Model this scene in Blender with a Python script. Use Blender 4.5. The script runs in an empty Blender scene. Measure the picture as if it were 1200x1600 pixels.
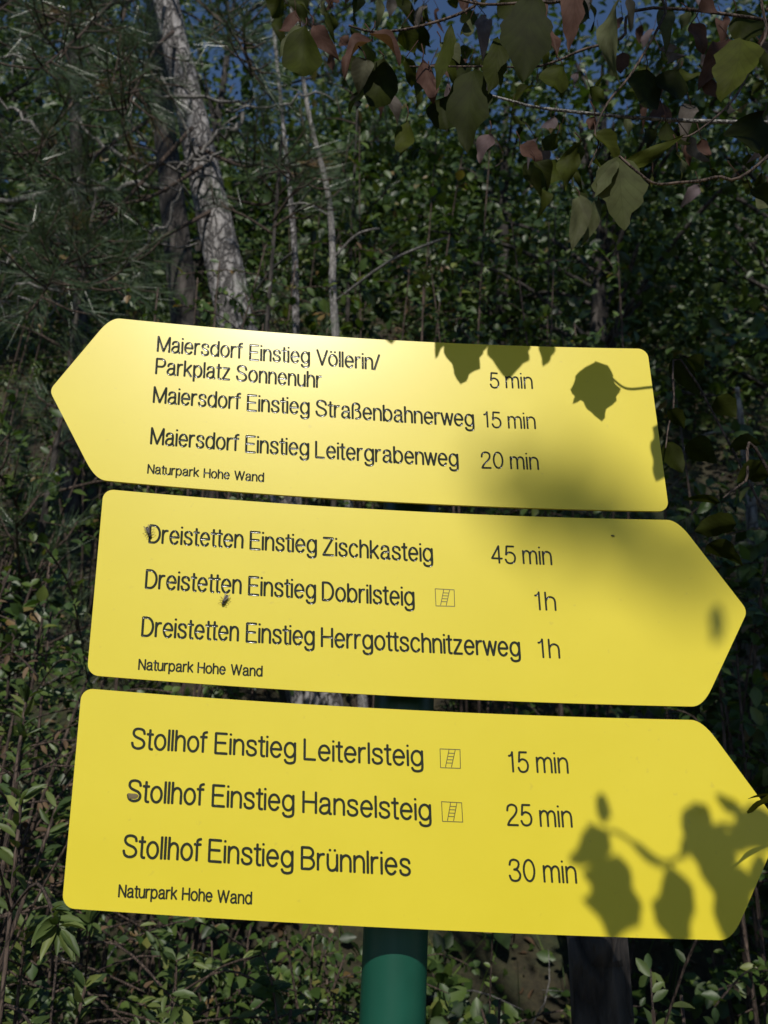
import bpy, math, random
import numpy as np
from mathutils import Vector, Matrix, Euler, noise as mnoise
random.seed(7); rng = np.random.default_rng(11)
sc = bpy.context.scene; COL = sc.collection
R = math.radians

# ------------------------------------------------------------------ camera
LIFT = 1.60                                   # local sign frame -> height above the ground
cam_d = bpy.data.cameras.new('camera'); cam = bpy.data.objects.new('camera', cam_d); COL.objects.link(cam)
cam.location = (-0.05644, -0.79799, -0.03281 + LIFT)
cam.rotation_euler = Euler((1.909144, -0.044350, -0.025819), 'XYZ')
cam_d.lens = 1384.58 / 1600 * 36; cam_d.sensor_width = 36; cam_d.sensor_fit = 'AUTO'
cam_d.clip_start = 0.02; cam_d.clip_end = 1000
cam_d.dof.use_dof = True; cam_d.dof.focus_distance = .86; cam_d.dof.aperture_fstop = 11
sc.camera = cam
CAMP = Vector(cam.location); CAMR = cam.rotation_euler.to_matrix()

# ------------------------------------------------------------------ light
SUN = Vector((-0.075, -0.798, 0.575)).normalized()       # towards the sun
el = math.asin(SUN.z); az = math.atan2(SUN.x, SUN.y)
world = bpy.data.worlds.new('World'); sc.world = world; world.use_nodes = True
nt = world.node_tree; bg = nt.nodes['Background']
sky = nt.nodes.new('ShaderNodeTexSky'); sky.sky_type = 'NISHITA'; sky.sun_disc = False
sky.sun_elevation = el; sky.sun_rotation = az; sky.altitude = 900; sky.air_density = 1.0; sky.dust_density = 0.0; sky.ozone_density = 4.5
nt.links.new(sky.outputs[0], bg.inputs[0]); bg.inputs[1].default_value = 0.085
sd = bpy.data.lights.new('sun', 'SUN'); so = bpy.data.objects.new('sun', sd); COL.objects.link(so)
sd.energy = 3.5; sd.angle = R(0.53); sd.color = (1.0, 0.95, 0.87)
so.rotation_euler = (-SUN).to_track_quat('-Z', 'Y').to_euler(); so.location = SUN * 30
sc.view_settings.view_transform = 'Standard'; sc.view_settings.look = 'None'
sc.view_settings.exposure = 0.0; sc.view_settings.gamma = 1.0; sc.view_settings.use_curve_mapping = False

NSHADE = 210; NCOVER = 130000
# openings in the tall trees as seen from the sun: x0, x1, z0, z1 on the plane of the signs, share of leaves missing
GAPS = [(-.6, .75, 1.2, 2.75, .75), (-1.35, -.55, 4.2, 9.5, 1.0), (-2.2, -.3, 2.6, 6.8, .93), (-1.4, -.35, .8, 2.6, .9), (-2.6, 2.6, -3.2, 1.2, .85)]
_r = random.Random(5)
SOFT = []                                        # (photo px u, v on the sheets, leaf length in m) of the blurred shade
for _k in range(50):
    _t = _r.random(); SOFT.append((790 + 300 * _t + _r.gauss(0, 36), 742 + 165 * _t + _r.gauss(0, 30), _r.uniform(.035, .055)))

# ------------------------------------------------------------------ helpers
def pix(u, v, y):
    """point on the depth plane y seen at photo pixel u,v (photo is 1200x1600)"""
    d = CAMR @ Vector(((u - 600) / 1384.58, -(v - 800) / 1384.58, -1.0))
    t = (y - CAMP.y) / d.y
    return CAMP + d * t
def link(name, me, mat=None, parent=None):
    o = bpy.data.objects.new(name, me); COL.objects.link(o)
    if mat is not None:
        for m in (mat if isinstance(mat, (list, tuple)) else [mat]): me.materials.append(m)
    if parent is not None: o.parent = parent; o.matrix_parent_inverse = Matrix.Translation(-Vector(parent.location))
    return o
def tag(o, label=None, cat=None, group=None, kind=None):
    if label: o['label'] = label
    if cat: o['category'] = cat
    if group: o['group'] = group
    if kind: o['kind'] = kind
    return o
def empty(name, loc, label, cat, group=None):
    o = bpy.data.objects.new(name, None); COL.objects.link(o); o.location = loc; o.empty_display_size = .1
    return tag(o, label, cat, group)

class MB:
    """mesh builder; vertices in world space"""
    def __init__(s): s.v = []; s.f = []; s.n = 0; s.tint = []; s.uv = []; s.smooth = True; s.mi = []
    def add(s, V, F, tint=0.5, uv=None, mi=0):
        V = np.asarray(V, float).reshape(-1, 3); s.v.append(V)
        for f in F: s.f.append([i + s.n for i in f])
        s.mi += [mi] * len(F)
        t = np.broadcast_to(np.asarray(tint, float), (len(V),)); s.tint.append(t)
        s.uv.append(np.zeros((len(V), 2)) if uv is None else np.asarray(uv, float)); s.n += len(V)
    def tube(s, pts, radii, n=7, tint=0.5, rough=0.0, mi=0, cap=True):
        P = [Vector(p) for p in pts]; m = len(P); V = []; UV = []
        if not hasattr(radii, '__len__'): radii = [radii] * m
        up = None; L = 0
        for i in range(m):
            t = (P[min(i + 1, m - 1)] - P[max(i - 1, 0)])
            if t.length < 1e-9: t = Vector((0, 0, 1))
            t.normalize()
            if up is None: up = t.orthogonal().normalized()
            else:
                up = up - t * up.dot(t)
                up = up.normalized() if up.length > 1e-6 else t.orthogonal().normalized()
            b = t.cross(up)
            if i: L += (P[i] - P[i - 1]).length
            for k in range(n):
                a = 2 * math.pi * k / n
                r = radii[i] * (1 + rough * random.uniform(-1, 1))
                V.append(P[i] + (up * math.cos(a) + b * math.sin(a)) * r); UV.append((k / n, L))
        F = [[i * n + k, i * n + (k + 1) % n, (i + 1) * n + (k + 1) % n, (i + 1) * n + k] for i in range(m - 1) for k in range(n)]
        if cap: F += [list(range(n - 1, -1, -1)), [(m - 1) * n + k for k in range(n)]]
        s.add([tuple(v) for v in V], F, tint, UV, mi)
    def mesh(s, name):
        me = bpy.data.meshes.new(name)
        V = np.concatenate(s.v) if s.v else np.zeros((0, 3))
        me.from_pydata(V.tolist(), [], s.f)
        t = np.concatenate(s.tint); at = me.attributes.new('tint', 'FLOAT', 'POINT'); at.data.foreach_set('value', t.astype(np.float32))
        uvl = me.uv_layers.new(name='UVMap'); UV = np.concatenate(s.uv)
        li = np.empty(len(me.loops), np.int32); me.loops.foreach_get('vertex_index', li)
        uvl.data.foreach_set('uv', UV[li].astype(np.float32).ravel())
        me.polygons.foreach_set('use_smooth', [s.smooth] * len(me.polygons))
        if any(s.mi): me.polygons.foreach_set('material_index', s.mi)
        me.update(); return me
    def build(s, name, mat, parent=None): return link(name, s.mesh(name), mat, parent)

def inst_mesh(name, tv, tf, P, X, Y, Z, S, tint, tuv=None):
    """many copies of a small template in one mesh: tv (k,3) template verts, tf quads/tris (all same length)"""
    tv = np.asarray(tv, float); k = len(tv); N = len(P)
    S = np.asarray(S, float)
    if S.ndim == 1: S = np.stack([S, S, S], 1)
    V = (P[:, None, :] + tv[None, :, 0:1] * S[:, None, 0:1] * X[:, None, :] + tv[None, :, 1:2] * S[:, None, 1:2] * Y[:, None, :]
         + tv[None, :, 2:3] * S[:, None, 2:3] * Z[:, None, :]).reshape(-1, 3)
    me = bpy.data.meshes.new(name)
    tf = np.asarray(tf, np.int32); fs = tf.shape[1]
    F = (tf[None] + (np.arange(N, dtype=np.int32) * k)[:, None, None]).reshape(-1, fs)
    me.vertices.add(len(V)); me.vertices.foreach_set('co', V.astype(np.float32).ravel())
    me.loops.add(F.size); me.loops.foreach_set('vertex_index', F.ravel())
    me.polygons.add(len(F)); me.polygons.foreach_set('loop_start', np.arange(0, F.size, fs, dtype=np.int32))
    at = me.attributes.new('tint', 'FLOAT', 'POINT'); at.data.foreach_set('value', np.repeat(tint, k).astype(np.float32))
    if tuv is not None:
        uvl = me.uv_layers.new(name='UVMap')
        uvl.data.foreach_set('uv', np.asarray(tuv, np.float32)[np.tile(tf.ravel(), N)].ravel())
    me.update(calc_edges=True); me.validate()
    return me
def unit(A): return A / np.maximum(np.linalg.norm(A, axis=-1, keepdims=True), 1e-9)
def frames(Y, Zhint):
    Y = unit(Y); X = unit(np.cross(Y, Zhint)); return X, Y, np.cross(X, Y)
# leaf template: base at 0, tip at y=1, half width .5, folded along the midrib, slightly curled
LEAF_V = [(0, 0, 0), (-.34, .22, .07), (-.5, .5, .10), (-.3, .8, .03), (0, 1, -.10), (.3, .8, .03), (.5, .5, .10), (.34, .22, .07), (0, .5, 0.0)]
LEAF_F = [(0, 8, 2, 1), (8, 4, 3, 2), (0, 7, 6, 8), (8, 6, 5, 4)]
LEAF_UV = [(.5, 0), (.16, .22), (0, .5), (.2, .8), (.5, 1), (.8, .8), (1, .5), (.84, .22), (.5, .5)]
CLUMP_V = [(-.5, 0, 0), (-.35, .45, .12), (-.05, .3, .02), (0, .95, -.08), (.12, .4, .05), (.5, .7, .1), (.3, .1, .0), (.05, -.1, 0)]
CLUMP_F = [(0, 1, 2, 7), (2, 3, 4, 7), (4, 5, 6, 7)]

# ------------------------------------------------------------------ materials
def newmat(name):
    m = bpy.data.materials.new(name); m.use_nodes = True
    nt = m.node_tree; b = nt.nodes['Principled BSDF']; return m, nt, b
def N(nt, t, **kw):
    n = nt.nodes.new(t)
    for k, v in kw.items():
        if k in n.inputs: n.inputs[k].default_value = v
        else: setattr(n, k, v)
    return n
def ramp(nt, stops):
    r = nt.nodes.new('ShaderNodeValToRGB'); e = r.color_ramp.elements
    while len(e) < len(stops): e.new(.5)
    for i, (p, c) in enumerate(stops): e[i].position = p; e[i].color = (*c, 1)
    return r
def leaf_mat(name, stops, rough=.45, trans=.3, tcol=(1.2, 1.3, .5), spec=.5, veins=False, mottled=.5):
    m, nt, b = newmat(name); L = nt.links.new
    a = N(nt, 'ShaderNodeAttribute', attribute_name='tint'); r = ramp(nt, stops); L(a.outputs['Fac'], r.inputs[0])
    tc = N(nt, 'ShaderNodeTexCoord'); nz = N(nt, 'ShaderNodeTexNoise', Scale=55.0 if veins else 18.0, Detail=4.0); L(tc.outputs['Object'], nz.inputs['Vector'])
    mx = N(nt, 'ShaderNodeMix', data_type='RGBA', blend_type='MULTIPLY'); mx.inputs[0].default_value = mottled
    rr = ramp(nt, [(.3, (.55, .5, .45)), (.7, (1.25, 1.25, 1.2))]); L(nz.outputs['Fac'], rr.inputs[0])
    L(r.outputs[0], mx.inputs[6]); L(rr.outputs[0], mx.inputs[7])
    col = mx.outputs[2]
    if veins:
        sp = N(nt, 'ShaderNodeSeparateXYZ'); uv = N(nt, 'ShaderNodeUVMap'); L(uv.outputs[0], sp.inputs[0])
        d = N(nt, 'ShaderNodeMath', operation='SUBTRACT'); L(sp.outputs[0], d.inputs[0]); d.inputs[1].default_value = .5
        ab = N(nt, 'ShaderNodeMath', operation='ABSOLUTE'); L(d.outputs[0], ab.inputs[0])
        sq = N(nt, 'ShaderNodeMath', operation='POWER'); L(ab.outputs[0], sq.inputs[0]); sq.inputs[1].default_value = .75
        ml = N(nt, 'ShaderNodeMath', operation='MULTIPLY_ADD'); L(sq.outputs[0], ml.inputs[0]); ml.inputs[1].default_value = -.75; L(sp.outputs[1], ml.inputs[2])
        m6 = N(nt, 'ShaderNodeMath', operation='MULTIPLY'); L(ml.outputs[0], m6.inputs[0]); m6.inputs[1].default_value = 6.0
        fr = N(nt, 'ShaderNodeMath', operation='PINGPONG'); L(m6.outputs[0], fr.inputs[0]); fr.inputs[1].default_value = .5
        mn = N(nt, 'ShaderNodeMath', operation='MULTIPLY'); L(ab.outputs[0], mn.inputs[0]); mn.inputs[1].default_value = 6.0
        mi = N(nt, 'ShaderNodeMath', operation='MINIMUM'); L(fr.outputs[0], mi.inputs[0]); L(mn.outputs[0], mi.inputs[1])
        vr = ramp(nt, [(0.0, (.8, .8, .8)), (.11, (0, 0, 0))]); L(mi.outputs[0], vr.inputs[0])
        mv = N(nt, 'ShaderNodeMix', data_type='RGBA', blend_type='MULTIPLY'); mv.inputs[7].default_value = (.78, .8, .7, 1)
        L(vr.outputs[0], mv.inputs[0]); L(col, mv.inputs[6]); col = mv.outputs[2]
        bp = N(nt, 'ShaderNodeBump', Strength=.12, Distance=.0012); L(mi.outputs[0], bp.inputs['Height']); L(bp.outputs[0], b.inputs['Normal'])
    L(col, b.inputs['Base Color']); b.inputs['Roughness'].default_value = rough
    b.inputs['Specular IOR Level'].default_value = spec
    t = N(nt, 'ShaderNodeBsdfTranslucent')
    tm = N(nt, 'ShaderNodeMix', data_type='RGBA', blend_type='MULTIPLY'); tm.inputs[0].default_value = 1; tm.inputs[7].default_value = (*tcol, 1)
    L(col, tm.inputs[6]); L(tm.outputs[2], t.inputs[0])
    ms = N(nt, 'ShaderNodeMixShader'); ms.inputs[0].default_value = trans
    L(b.outputs[0], ms.inputs[1]); L(t.outputs[0], ms.inputs[2]); L(ms.outputs[0], nt.nodes['Material Output'].inputs[0])
    return m
def bark_mat(name, c0, c1, c2, scale=14, bump=.012, stretch=.35):
    m, nt, b = newmat(name); L = nt.links.new
    tc = N(nt, 'ShaderNodeTexCoord'); mp = N(nt, 'ShaderNodeMapping'); mp.inputs['Scale'].default_value = (1, 1, stretch); L(tc.outputs['Object'], mp.inputs[0])
    wn = N(nt, 'ShaderNodeTexNoise', Scale=scale * .6, Detail=5.0); L(mp.outputs[0], wn.inputs['Vector'])
    wm = N(nt, 'ShaderNodeMix', data_type='RGBA'); wm.inputs[0].default_value = .12; L(mp.outputs[0], wm.inputs[6]); L(wn.outputs['Color'], wm.inputs[7])
    vo = N(nt, 'ShaderNodeTexVoronoi', feature='DISTANCE_TO_EDGE', Scale=scale); L(wm.outputs[2], vo.inputs['Vector'])
    n2 = N(nt, 'ShaderNodeTexNoise', Scale=scale * 3, Detail=8.0, Roughness=.65); L(mp.outputs[0], n2.inputs['Vector'])
    r = ramp(nt, [(0.0, c0), (.12, c1), (.5, c2)]); L(vo.outputs['Distance'], r.inputs[0])
    mx = N(nt, 'ShaderNodeMix', data_type='RGBA', blend_type='MULTIPLY'); mx.inputs[0].default_value = .8
    r2 = ramp(nt, [(.3, (.45, .45, .45)), (.7, (1.2, 1.2, 1.2))]); L(n2.outputs['Fac'], r2.inputs[0]); L(r.outputs[0], mx.inputs[6]); L(r2.outputs[0], mx.inputs[7])
    L(mx.outputs[2], b.inputs['Base Color']); b.inputs['Roughness'].default_value = .9
    ad = N(nt, 'ShaderNodeMath', operation='MULTIPLY_ADD'); L(n2.outputs['Fac'], ad.inputs[0]); ad.inputs[1].default_value = .5
    cl = ramp(nt, [(0, (0, 0, 0)), (.2, (1, 1, 1))]); L(vo.outputs['Distance'], cl.inputs[0]); L(cl.outputs[0], ad.inputs[2])
    bp = N(nt, 'ShaderNodeBump', Strength=.9, Distance=bump); L(ad.outputs[0], bp.inputs['Height']); L(bp.outputs[0], b.inputs['Normal'])
    return m

M = {}
# yellow coated sheet
m, nt, b = newmat('yellow_sheet'); L = nt.links.new
tc = N(nt, 'ShaderNodeTexCoord'); n1 = N(nt, 'ShaderNodeTexNoise', Scale=9.0, Detail=6.0, Roughness=.6); L(tc.outputs['Object'], n1.inputs['Vector'])
r = ramp(nt, [(.3, (.715, .590, .024)), (.7, (.75, .62, .031))]); L(n1.outputs['Fac'], r.inputs[0])
nd = N(nt, 'ShaderNodeTexNoise', Scale=140.0, Detail=2.0); L(tc.outputs['Object'], nd.inputs['Vector'])
rd = ramp(nt, [(.70, (0, 0, 0)), (.78, (1, 1, 1))]); L(nd.outputs['Fac'], rd.inputs[0])
md = N(nt, 'ShaderNodeMix', data_type='RGBA'); md.inputs[7].default_value = (.5, .38, .06, 1); L(r.outputs[0], md.inputs[6])
mm = N(nt, 'ShaderNodeMath', operation='MULTIPLY'); mm.inputs[1].default_value = .25; L(rd.outputs[0], mm.inputs[0]); L(mm.outputs[0], md.inputs[0])
L(md.outputs[2], b.inputs['Base Color'])
b.inputs['Roughness'].default_value = .42; b.inputs['Specular IOR Level'].default_value = .4
nb = N(nt, 'ShaderNodeTexNoise', Scale=900.0, Detail=2.0); L(tc.outputs['Object'], nb.inputs['Vector'])
bp = N(nt, 'ShaderNodeBump', Strength=.12, Distance=.0004); L(nb.outputs['Fac'], bp.inputs['Height']); L(bp.outputs[0], b.inputs['Normal'])
b.inputs['Coat Weight'].default_value = .38; b.inputs['Coat Roughness'].default_value = .22
M['sheet'] = m
m, nt, b = newmat('engraving_paint'); b.inputs['Base Color'].default_value = (.030, .034, .022, 1); b.inputs['Roughness'].default_value = .13; b.inputs['Specular IOR Level'].default_value = .16; M['engrave'] = m
m, nt, b = newmat('engraving_thin'); b.inputs['Base Color'].default_value = (.10, .085, .02, 1); b.inputs['Roughness'].default_value = .4; M['engrave_thin'] = m
m, nt, b = newmat('green_post_paint'); L = nt.links.new
tc = N(nt, 'ShaderNodeTexCoord'); n1 = N(nt, 'ShaderNodeTexNoise', Scale=22.0, Detail=6.0); L(tc.outputs['Object'], n1.inputs['Vector'])
r = ramp(nt, [(.25, (.005, .060, .036)), (.7, (.008, .084, .052))]); L(n1.outputs['Fac'], r.inputs[0]); L(r.outputs[0], b.inputs['Base Color'])
b.inputs['Roughness'].default_value = .38; M['post'] = m
m, nt, b = newmat('galvanised'); b.inputs['Base Color'].default_value = (.35, .36, .36, 1); b.inputs['Metallic'].default_value = .9; b.inputs['Roughness'].default_value = .5; M['galv'] = m
m, nt, b = newmat('fly_body'); b.inputs['Base Color'].default_value = (.02, .018, .016, 1); b.inputs['Roughness'].default_value = .45; M['fly'] = m
m, nt, b = newmat('fly_wing'); b.inputs['Base Color'].default_value = (.16, .13, .10, 1); b.inputs['Roughness'].default_value = .3; b.inputs['Alpha'].default_value = .65; M['wing'] = m
m, nt, b = newmat('bird_dropping'); b.inputs['Base Color'].default_value = (.17, .13, .06, 1); b.inputs['Roughness'].default_value = .8; M['smudge'] = m
M['bark'] = bark_mat('pine_bark', (.05, .045, .043), (.25, .235, .23), (.46, .44, .435), 25, .012, .5)
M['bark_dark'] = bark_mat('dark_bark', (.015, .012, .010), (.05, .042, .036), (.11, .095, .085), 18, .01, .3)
M['bark_pale'] = bark_mat('pale_bark', (.08, .07, .065), (.25, .23, .21), (.40, .38, .35), 22, .006, .5)
M['twig'] = bark_mat('dead_twig', (.10, .095, .09), (.27, .255, .24), (.42, .40, .38), 60, .002, .2)
M['twig_brown'] = bark_mat('brown_twig', (.03, .02, .014), (.09, .06, .045), (.16, .115, .09), 60, .002, .2)
M['needle'] = leaf_mat('pine_needle', [(0, (.035, .065, .03)), (.5, (.075, .12, .055)), (.93, (.12, .17, .085)), (.97, (.24, .13, .05)), (1, (.32, .17, .06))], .35, .12, spec=.8, mottled=.2)
M['shrub'] = leaf_mat('shrub_leaf', [(0, (.022, .045, .012)), (.4, (.052, .098, .020)), (.75, (.105, .16, .032)), (.92, (.18, .21, .05)), (1, (.20, .13, .05))], .45, .3, mottled=.4)
M['privet'] = leaf_mat('privet_leaf', [(0, (.040, .075, .022)), (.5, (.09, .135, .035)), (1, (.19, .23, .065))], .5, .25, mottled=.4)
M['canopy'] = leaf_mat('canopy_leaf', [(0, (.020, .042, .012)), (.5, (.052, .095, .020)), (.9, (.12, .155, .035)), (1, (.19, .13, .05))], .45, .25, mottled=.3)
M['litter'] = leaf_mat('dry_leaf', [(0, (.05, .032, .018)), (.5, (.12, .075, .042)), (.9, (.22, .15, .09)), (1, (.34, .25, .17))], .7, .1, (1, .9, .6), .3, mottled=.5)
M['dogwood'] = leaf_mat('dogwood_leaf', [(0, (.020, .027, .004)), (.12, (.048, .060, .008)), (.30, (.085, .098, .012)), (.40, (.070, .085, .030)), (.55, (.115, .125, .065)), (.65, (.145, .115, .125)), (.80, (.20, .155, .175)), (.90, (.10, .055, .045)), (1, (.12, .065, .05))],
                        0.6, .4, (1.0, 1.0, .42), .09, veins=True, mottled=.75)
m, nt, b = newmat('forest_floor'); L = nt.links.new
tc = N(nt, 'ShaderNodeTexCoord'); n1 = N(nt, 'ShaderNodeTexNoise', Scale=1.6, Detail=8.0, Roughness=.65); L(tc.outputs['Object'], n1.inputs['Vector'])
n2 = N(nt, 'ShaderNodeTexNoise', Scale=32.0, Detail=8.0, Roughness=.7); L(tc.outputs['Object'], n2.inputs['Vector'])
r1 = ramp(nt, [(.35, (.035, .028, .018)), (.5, (.05, .045, .022)), (.62, (.035, .05, .018)), (.75, (.09, .075, .05))]); L(n1.outputs['Fac'], r1.inputs[0])
r2 = ramp(nt, [(.3, (.3, .3, .3)), (.7, (1.6, 1.5, 1.4))]); L(n2.outputs['Fac'], r2.inputs[0])
mx = N(nt, 'ShaderNodeMix', data_type='RGBA', blend_type='MULTIPLY'); mx.inputs[0].default_value = .9; L(r1.outputs[0], mx.inputs[6]); L(r2.outputs[0], mx.inputs[7])
L(mx.outputs[2], b.inputs['Base Color']); b.inputs['Roughness'].default_value = .95
bp = N(nt, 'ShaderNodeBump', Strength=1.0, Distance=.03); L(n2.outputs['Fac'], bp.inputs['Height']); L(bp.outputs[0], b.inputs['Normal'])
M['floor'] = m
m, nt, b = newmat('limestone'); L = nt.links.new
tc = N(nt, 'ShaderNodeTexCoord'); n1 = N(nt, 'ShaderNodeTexNoise', Scale=5.0, Detail=10.0, Roughness=.65); L(tc.outputs['Object'], n1.inputs['Vector'])
r1 = ramp(nt, [(.3, (.03, .03, .03)), (.5, (.09, .09, .095)), (.7, (.21, .21, .22))]); L(n1.outputs['Fac'], r1.inputs[0]); L(r1.outputs[0], b.inputs['Base Color'])
b.inputs['Roughness'].default_value = .95; bp = N(nt, 'ShaderNodeBump', Strength=1.0, Distance=.05); L(n1.outputs['Fac'], bp.inputs['Height']); L(bp.outputs[0], b.inputs['Normal'])
M['rock'] = m

# ------------------------------------------------------------------ terrain
def ground_z(x, y):
    x = np.asarray(x, float); y = np.asarray(y, float)
    def seg(a, b, s0, s1):           # height gained between y=a..b with slope going linearly s0->s1
        t = np.clip((y - a) / (b - a), 0, 1); return (b - a) * (s0 * t + (s1 - s0) * t * t / 2)
    z = seg(.5, 1.5, 0, .5) + seg(1.5, 3.0, .5, .95) + seg(3.0, 18, .95, .95) + seg(18, 34, .8, .2) + seg(34, 60, .2, 0)
    k = np.clip((y - .3) / 2, 0, 1)
    z = z + k * (.16 * np.sin(x * 1.3 + 1.1) * np.cos(y * 1.1 + .4) + .08 * np.sin(x * 3.7 + y * 2.9) + .35 * np.sin(x * .43 + 2) * np.clip((y - 2) / 6, 0, 1))
    return z
def gz(x, y): return float(ground_z(x, y))
def axis(vals):
    out = []
    for a, b, n in vals: out += list(np.linspace(a, b, n, endpoint=False))
    return np.array(out + [vals[-1][1]])
gx = axis([(-400, -30, 12), (-30, -8, 22), (-8, 8, 110), (8, 30, 22), (30, 400, 12)])
gy = axis([(-400, -20, 12), (-20, 0, 14), (0, 12, 110), (12, 40, 40), (40, 400, 16)])
GX, GY = np.meshgrid(gx, gy); GZ = ground_z(GX, GY)
nx, ny = len(gx), len(gy)
mb = MB(); mb.add(np.stack([GX, GY, GZ], -1).reshape(-1, 3), [[j * nx + i, j * nx + i + 1, (j + 1) * nx + i + 1, (j + 1) * nx + i] for j in range(ny - 1) for i in range(nx - 1)])
tag(mb.build('ground', M['floor']), kind='structure')

# unseen pale gravel strip added in front of the signs to bounce warm sunlight
m, nt, b = newmat('bounce_gravel'); L = nt.links.new
tc = N(nt, 'ShaderNodeTexCoord'); vo = N(nt, 'ShaderNodeTexVoronoi', Scale=45.0); L(tc.outputs['Object'], vo.inputs['Vector']); n1 = N(nt, 'ShaderNodeTexNoise', Scale=2.5, Detail=6.0); L(tc.outputs['Object'], n1.inputs['Vector'])
r1 = ramp(nt, [(0, (.48, .41, .29)), (.6, (.32, .26, .18))]); L(vo.outputs['Distance'], r1.inputs[0]); r2 = ramp(nt, [(.3, (.7, .65, .55)), (.7, (1.15, 1.1, 1.05))]); L(n1.outputs['Fac'], r2.inputs[0])
mx = N(nt, 'ShaderNodeMix', data_type='RGBA', blend_type='MULTIPLY'); mx.inputs[0].default_value = 1; L(r1.outputs[0], mx.inputs[6]); L(r2.outputs[0], mx.inputs[7]); L(mx.outputs[2], b.inputs['Base Color']); b.inputs['Roughness'].default_value = .95
bp = N(nt, 'ShaderNodeBump', Strength=.8, Distance=.01); L(vo.outputs['Distance'], bp.inputs['Height']); L(bp.outputs[0], b.inputs['Normal'])
mb = MB(); xs = np.linspace(-14, 14, 57); V = []
for x in xs: V += [(x, -2.9 + .25 * math.sin(x * .8), gz(x, -2.9) + .006), (x, -.25 + .12 * math.sin(x * 1.1 + 1), gz(x, -.25) + .006)]
mb.add(V, [[2 * i, 2 * i + 2, 2 * i + 3, 2 * i + 1] for i in range(56)]); tag(mb.build('path', m), kind='structure')

# ------------------------------------------------------------------ the signs
SHEAR, SAG, BEND = -0.06526, 0.04779, -0.08359
def S2W(x, z, out=0.0):
    """sign frame -> world. The sheets are slightly bowed; `out` = distance in front of the face"""
    zz = z + SAG * x * x
    return (x + SHEAR * z, BEND * x * x - out, zz + LIFT)
THICK = .003
def half_profile(t, L, A, H, r=.010, rc=.020, rt=.011):
    """t from 0 (tail) to L (tip): half height of the rounded arrow board"""
    hh = H / 2; sl = hh / A
    if t < r: return hh - r + math.sqrt(max(r * r - (r - t) ** 2, 0))
    h = min(hh, sl * (L - t))
    # soften the shoulder
    a = L - A; k = rc * .5
    if abs(t - a) < k:
        q = (t - (a - k)) / (2 * k); h = hh - sl * k * q * q
    # tip rounded by a circle of radius rt
    th = math.atan(sl); cx = L - rt / math.sin(th)
    tx = cx + rt * math.sin(th)
    if t > tx: h = math.sqrt(max(rt * rt - (t - cx) ** 2, 0))
    return h
def tip_end(L, A, H, rt=.011):
    th = math.atan(H / 2 / A); return L - rt / math.sin(th) + rt
def board(name, xe, xc, xt, zt, zb, parent):
    sgn = 1 if xt > xe else -1; L = abs(xt - xe); A = abs(xt - xc); H = zt - zb; zc = (zt + zb) / 2
    end = tip_end(L, A, H)
    ts = sorted(set([0.0] + [.010 * (1 - math.cos(a)) for a in np.linspace(.2, math.pi / 2, 7)] + list(np.linspace(.012, L - A - .011, 26)) +
                    list(np.linspace(L - A - .010, L - A + .010, 9)) + list(np.linspace(L - A + .012, end - .008, 8)) + [end - .007 * (1 - math.sin(a)) for a in np.linspace(0, math.pi / 2 - .15, 7)] + [end - 1e-5]))
    rows = 7; V = []; F = []; n = len(ts)
    for out in (0.0, -THICK):
        for t in ts:
            h = max(half_profile(t, L, A, H), .0004)
            for k in range(rows):
                V.append(S2W(xe + sgn * t, zc + h * (2 * k / (rows - 1) - 1), out))
    def id(s, i, k): return s * n * rows + i * rows + k
    for i in range(n - 1):
        for k in range(rows - 1):
            q = [id(0, i, k), id(0, i + 1, k), id(0, i + 1, k + 1), id(0, i, k + 1)]
            p = [id(1, i, k + 1), id(1, i + 1, k + 1), id(1, i + 1, k), id(1, i, k)]
            F += [q, p] if sgn > 0 else [q[::-1], p[::-1]]
        for k, fl in ((0, 0), (rows - 1, 1)):
            q = [id(0, i, k), id(1, i, k), id(1, i + 1, k), id(0, i + 1, k)]
            F.append(q if (fl == 0) == (sgn > 0) else q[::-1])
    for i, fl in ((0, 0), (n - 1, 1)):
        for k in range(rows - 1):
            q = [id(0, i, k), id(0, i, k + 1), id(1, i, k + 1), id(1, i, k)]
            F.append(q if (fl == 0) == (sgn > 0) else q[::-1])
    mb = MB(); mb.add(V, F); o = mb.build(name, M['sheet'], parent)
    bv = o.modifiers.new('edge', 'BEVEL'); bv.width = .0007; bv.segments = 2; bv.limit_method = 'ANGLE'; bv.angle_limit = R(50); bv.harden_normals = True
    return o

# single-stroke engraver's alphabet (cap height 1); 'l' = polyline, 'c' = smooth curve
def arc(cx, cy, rx, ry, a0, a1, n=None):
    n = n or max(6, int(abs(a1 - a0) / 15)); return [(cx + rx * math.cos(R(a)), cy + ry * math.sin(R(a))) for a in np.linspace(a0, a1, n + 1)]
def sm(p, k=5):
    P = [np.array(q, float) for q in p]; o = []
    for i in range(len(P) - 1):
        a = P[max(i - 1, 0)]; b = P[i]; c = P[i + 1]; e = P[min(i + 2, len(P) - 1)]
        for t in np.linspace(0, 1, k, endpoint=False):
            o.append(tuple(.5 * ((2 * b) + (c - a) * t + (2 * a - 5 * b + 4 * c - e) * t * t + (3 * b - a - 3 * c + e) * t ** 3)))
    return o + [tuple(P[-1])]
XH = .745
def dot(x, y=.985): return [(x, y - .012), (x, y + .012)]
s_c = sm([(.41, .56), (.37, .69), (.22, XH), (.07, .70), (.03, .56), (.1, .45), (.22, .39), (.35, .325), (.42, .2), (.37, .06), (.21, 0), (.05, .06), (0, .21)], 3)
bowl = arc(.24, XH / 2, .24, XH / 2, 0, 360, 24)
narch = sm([(0, .46), (.05, .63), (.2, XH), (.36, .68), (.42, .5), (.42, .25), (.42, 0)], 4)
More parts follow.
